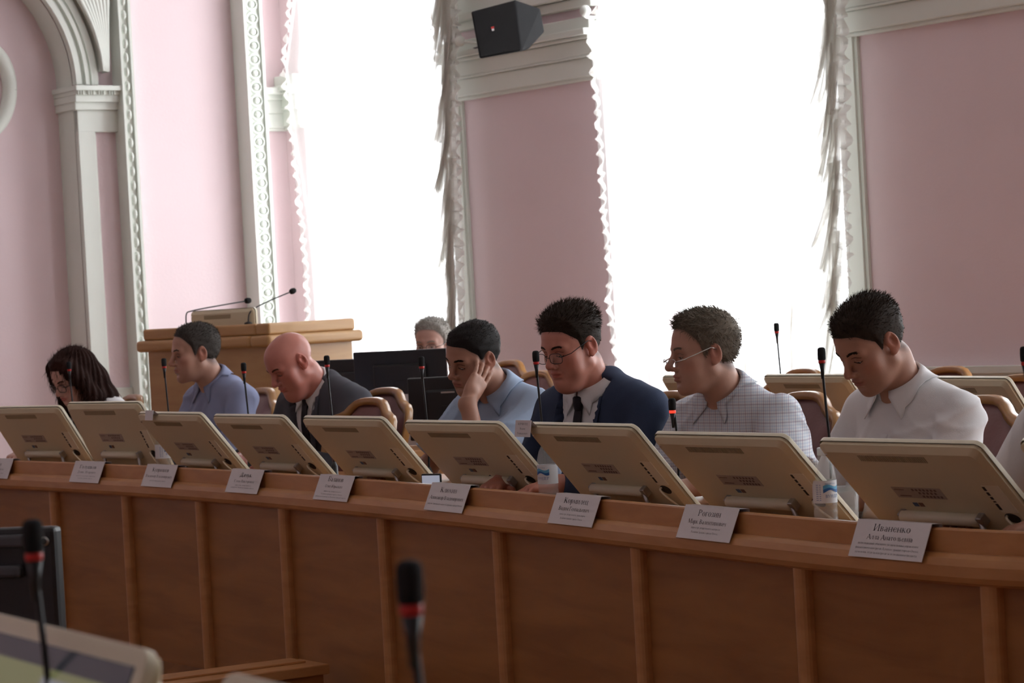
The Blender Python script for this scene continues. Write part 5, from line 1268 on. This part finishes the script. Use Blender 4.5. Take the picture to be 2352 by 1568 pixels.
PEOPLE['navy'] = person('man in a navy suit and dark tie with glasses, reading', 1312, 797, 8.15, 133, .24, (-2, 15, 0),
    dict(skin=SK2, hair=H_dk, wear='suit', cloth=C_white, suit=C_navy, tie=C_tie, seed=5, vw=.088, hairline=-.006, hair_top=.024, hair_side=.006, len_top=.022, len_side=.007, strands=4200, glasses=dict(mat=M['specs_dark'], y=.110, z=-.006, w=.025, h=.017), sw=.205, build=1.08, fat=.008, wide=1.05, tilt=12, neck=(0, -.085, -.168), gaze=(0, 1, -.7)))
PEOPLE['cheek'] = person('man in a light blue shirt leaning his cheek on his hand', 1086, 823, 9.0, 129, .27, (0, 17, -8),
    dict(skin=SK1, hair=H_bl, wear='shirt', cloth=C_ltblue, sleeves=('short', 'short'), open=.06, seed=6, hairline=-.010, hair_top=.012, hair_side=.007, len_top=.008, len_side=.005, strands=4200, fold=.012, sw=.20, tilt=14, neck=(0, -.10, -.155), loose=.012, gaze=(0, 1, -.9), stubble=.3,
         armL=dict(E=(-.17, .40, .79), W='jaw', d=(.07, -.66, .75), n=(1, .10, .05), spread=.075, hs=1.02, curl=(.06, .16, .2), res=.0028, thumb=(.5, .6, .55)), armR=dict(E=(.30, .28, .76), W=(.14, .56, .765), d=(-.3, .9, -.05))))
PEOPLE['bald'] = person('bald man in a charcoal suit bending over his desk', 667, 836, 10.3, 132, .27, (-6, 30, 4),
    dict(skin=SK5, hair=H_bw, bald=True, wear='suit', cloth=C_white, suit=C_char, tie=C_tie, seed=7, sw=.20, build=1.1, fat=.010, wide=1.05, chin=.004, tilt=18, neck=(0, -.12, -.135), gaze=(0, 1, -.9), neckw=1.1))
PEOPLE['blue'] = person('man in a plain blue shirt turned in profile before the lectern', 447, 812, 11.05, 125, .24, (-12, 5, 0),
    dict(hx=-.012, lid=-.001, skin=SK3, hair=H_sp, wear='shirt', cloth=C_blue, sleeves=('long', 'long'), open=.07, seed=8, hair_top=.014, hair_side=.008, len_top=.013, len_side=.008, strands=4200, fold=.010, sw=.205, tilt=12, neck=(0, -.085, -.165), loose=.012, stubble=.3, nose=1.05, hairline=.004))
PEOPLE['grey'] = person('grey-haired man with glasses behind the largest black monitor', 994, 793, 12.35, 158, .18, (0, 4, 0),
    dict(lid=-.001, skin=SK4, hair=H_sv, wear='shirt', cloth=C_white, sleeves=('long', 'long'), open=.04, seed=9, hair_top=.016, hair_side=.008, len_top=.020, len_side=.010, strands=3600, flow=(.5, .3, 0), glasses=dict(mat=M['specs_dark'], z=-.004), brow=.7, hairline=.004))
PEOPLE['edge'] = person('man in a white short-sleeved top at the frame edge, only his arm in view', 2475, 790, 6.0, 122, .22, (0, 10, 0),
    dict(skin=SK1, hair=H_dk, wear='shirt', cloth=C_white, sleeves=('short', 'short'), open=.05, seed=10, sw=.20, loose=.02, sleeve_t=.85, tilt=10, armR=dict(E=(.34, .10, .82), W=(.22, .38, .775))))
PEOPLE['woman'] = person('woman with long dark hair and glasses, bending over papers at the far end', 165, 868, 11.75, 136, .25, (0, 26, 0),
    dict(skin=SK4, hair=H_au, wear='suit', cloth=C_black, suit=C_white, vz=-.30, vw=.085, seed=11, hair_top=.022, hair_side=.016, len_top=.03, len_side=.03, strands=2200, stand=.15, bend=.1, glasses=dict(mat=M['specs_dark'], z=-.006, w=.026, h=.019, r=.0018), scale=.95, sw=.165, build=.88, tilt=14, neck=(0, -.10, -.150), lips=(.8, .35, .38), neckw=.82, fold=.008))
# her hair falls to the shoulders
I = PEOPLE['woman'][1]; hl, Rh = I['hl'], I['Rh']; hp = I['hp']; N = I['J']['N']
G = Field(np.arange(hl[0]-.2, hl[0]+.2, .005, dtype=np.float32), np.arange(hl[1]-.25, hl[1]+.15, .005, dtype=np.float32), np.arange(hl[2]-.40, hl[2]+.17, .005, dtype=np.float32))
G.op(ell(hp(0, -.03, .045), (.092, .108, .094), Rh), .03)
for q in (-1, 1):
    P = [hp(q*.068, .03, .07), hp(q*.088, .015, .0), N+np.array([q*.105, .055, .03]), N+np.array([q*.11, .085, -.13])]
    for a, b, r0, r1 in zip(P[:-1], P[1:], (.035, .036, .036), (.036, .036, .022)): G.op(cap(a, b, r0, r1), .03)
    P = [hp(q*.05, -.07, .04), hp(q*.06, -.085, -.05), N+np.array([q*.08, -.03, .02]), N+np.array([q*.09, -.02, -.14])]
    for a, b, r0, r1 in zip(P[:-1], P[1:], (.05, .05, .05), (.05, .05, .03)): G.op(cap(a, b, r0, r1), .04)
G.op(ell(hp(0, .10, -.035), (.050, .055, .095), Rh), .02, 's')
v, q = G.mesh(); n_ = vnormals(v, q); v = v+n_*(.004*np.sin(60*np.arctan2(v[:, 0]-hl[0], v[:, 1]-hl[1]+.03)*.5+9*v[:, 2]))[:, None]
m = MB().add(v, [tuple(f) for f in q]); pk = I['rs'].choice(len(v), 3500); dr = np.tile(np.array([0, .0, -1.]), (len(pk), 1))
strands(v[pk], n_[pk], dr+n_[pk]*.12, np.full(len(pk), .05), .0012, m, I['rs'], .1)
m.build('long_hair', H_au, I['root'], True)
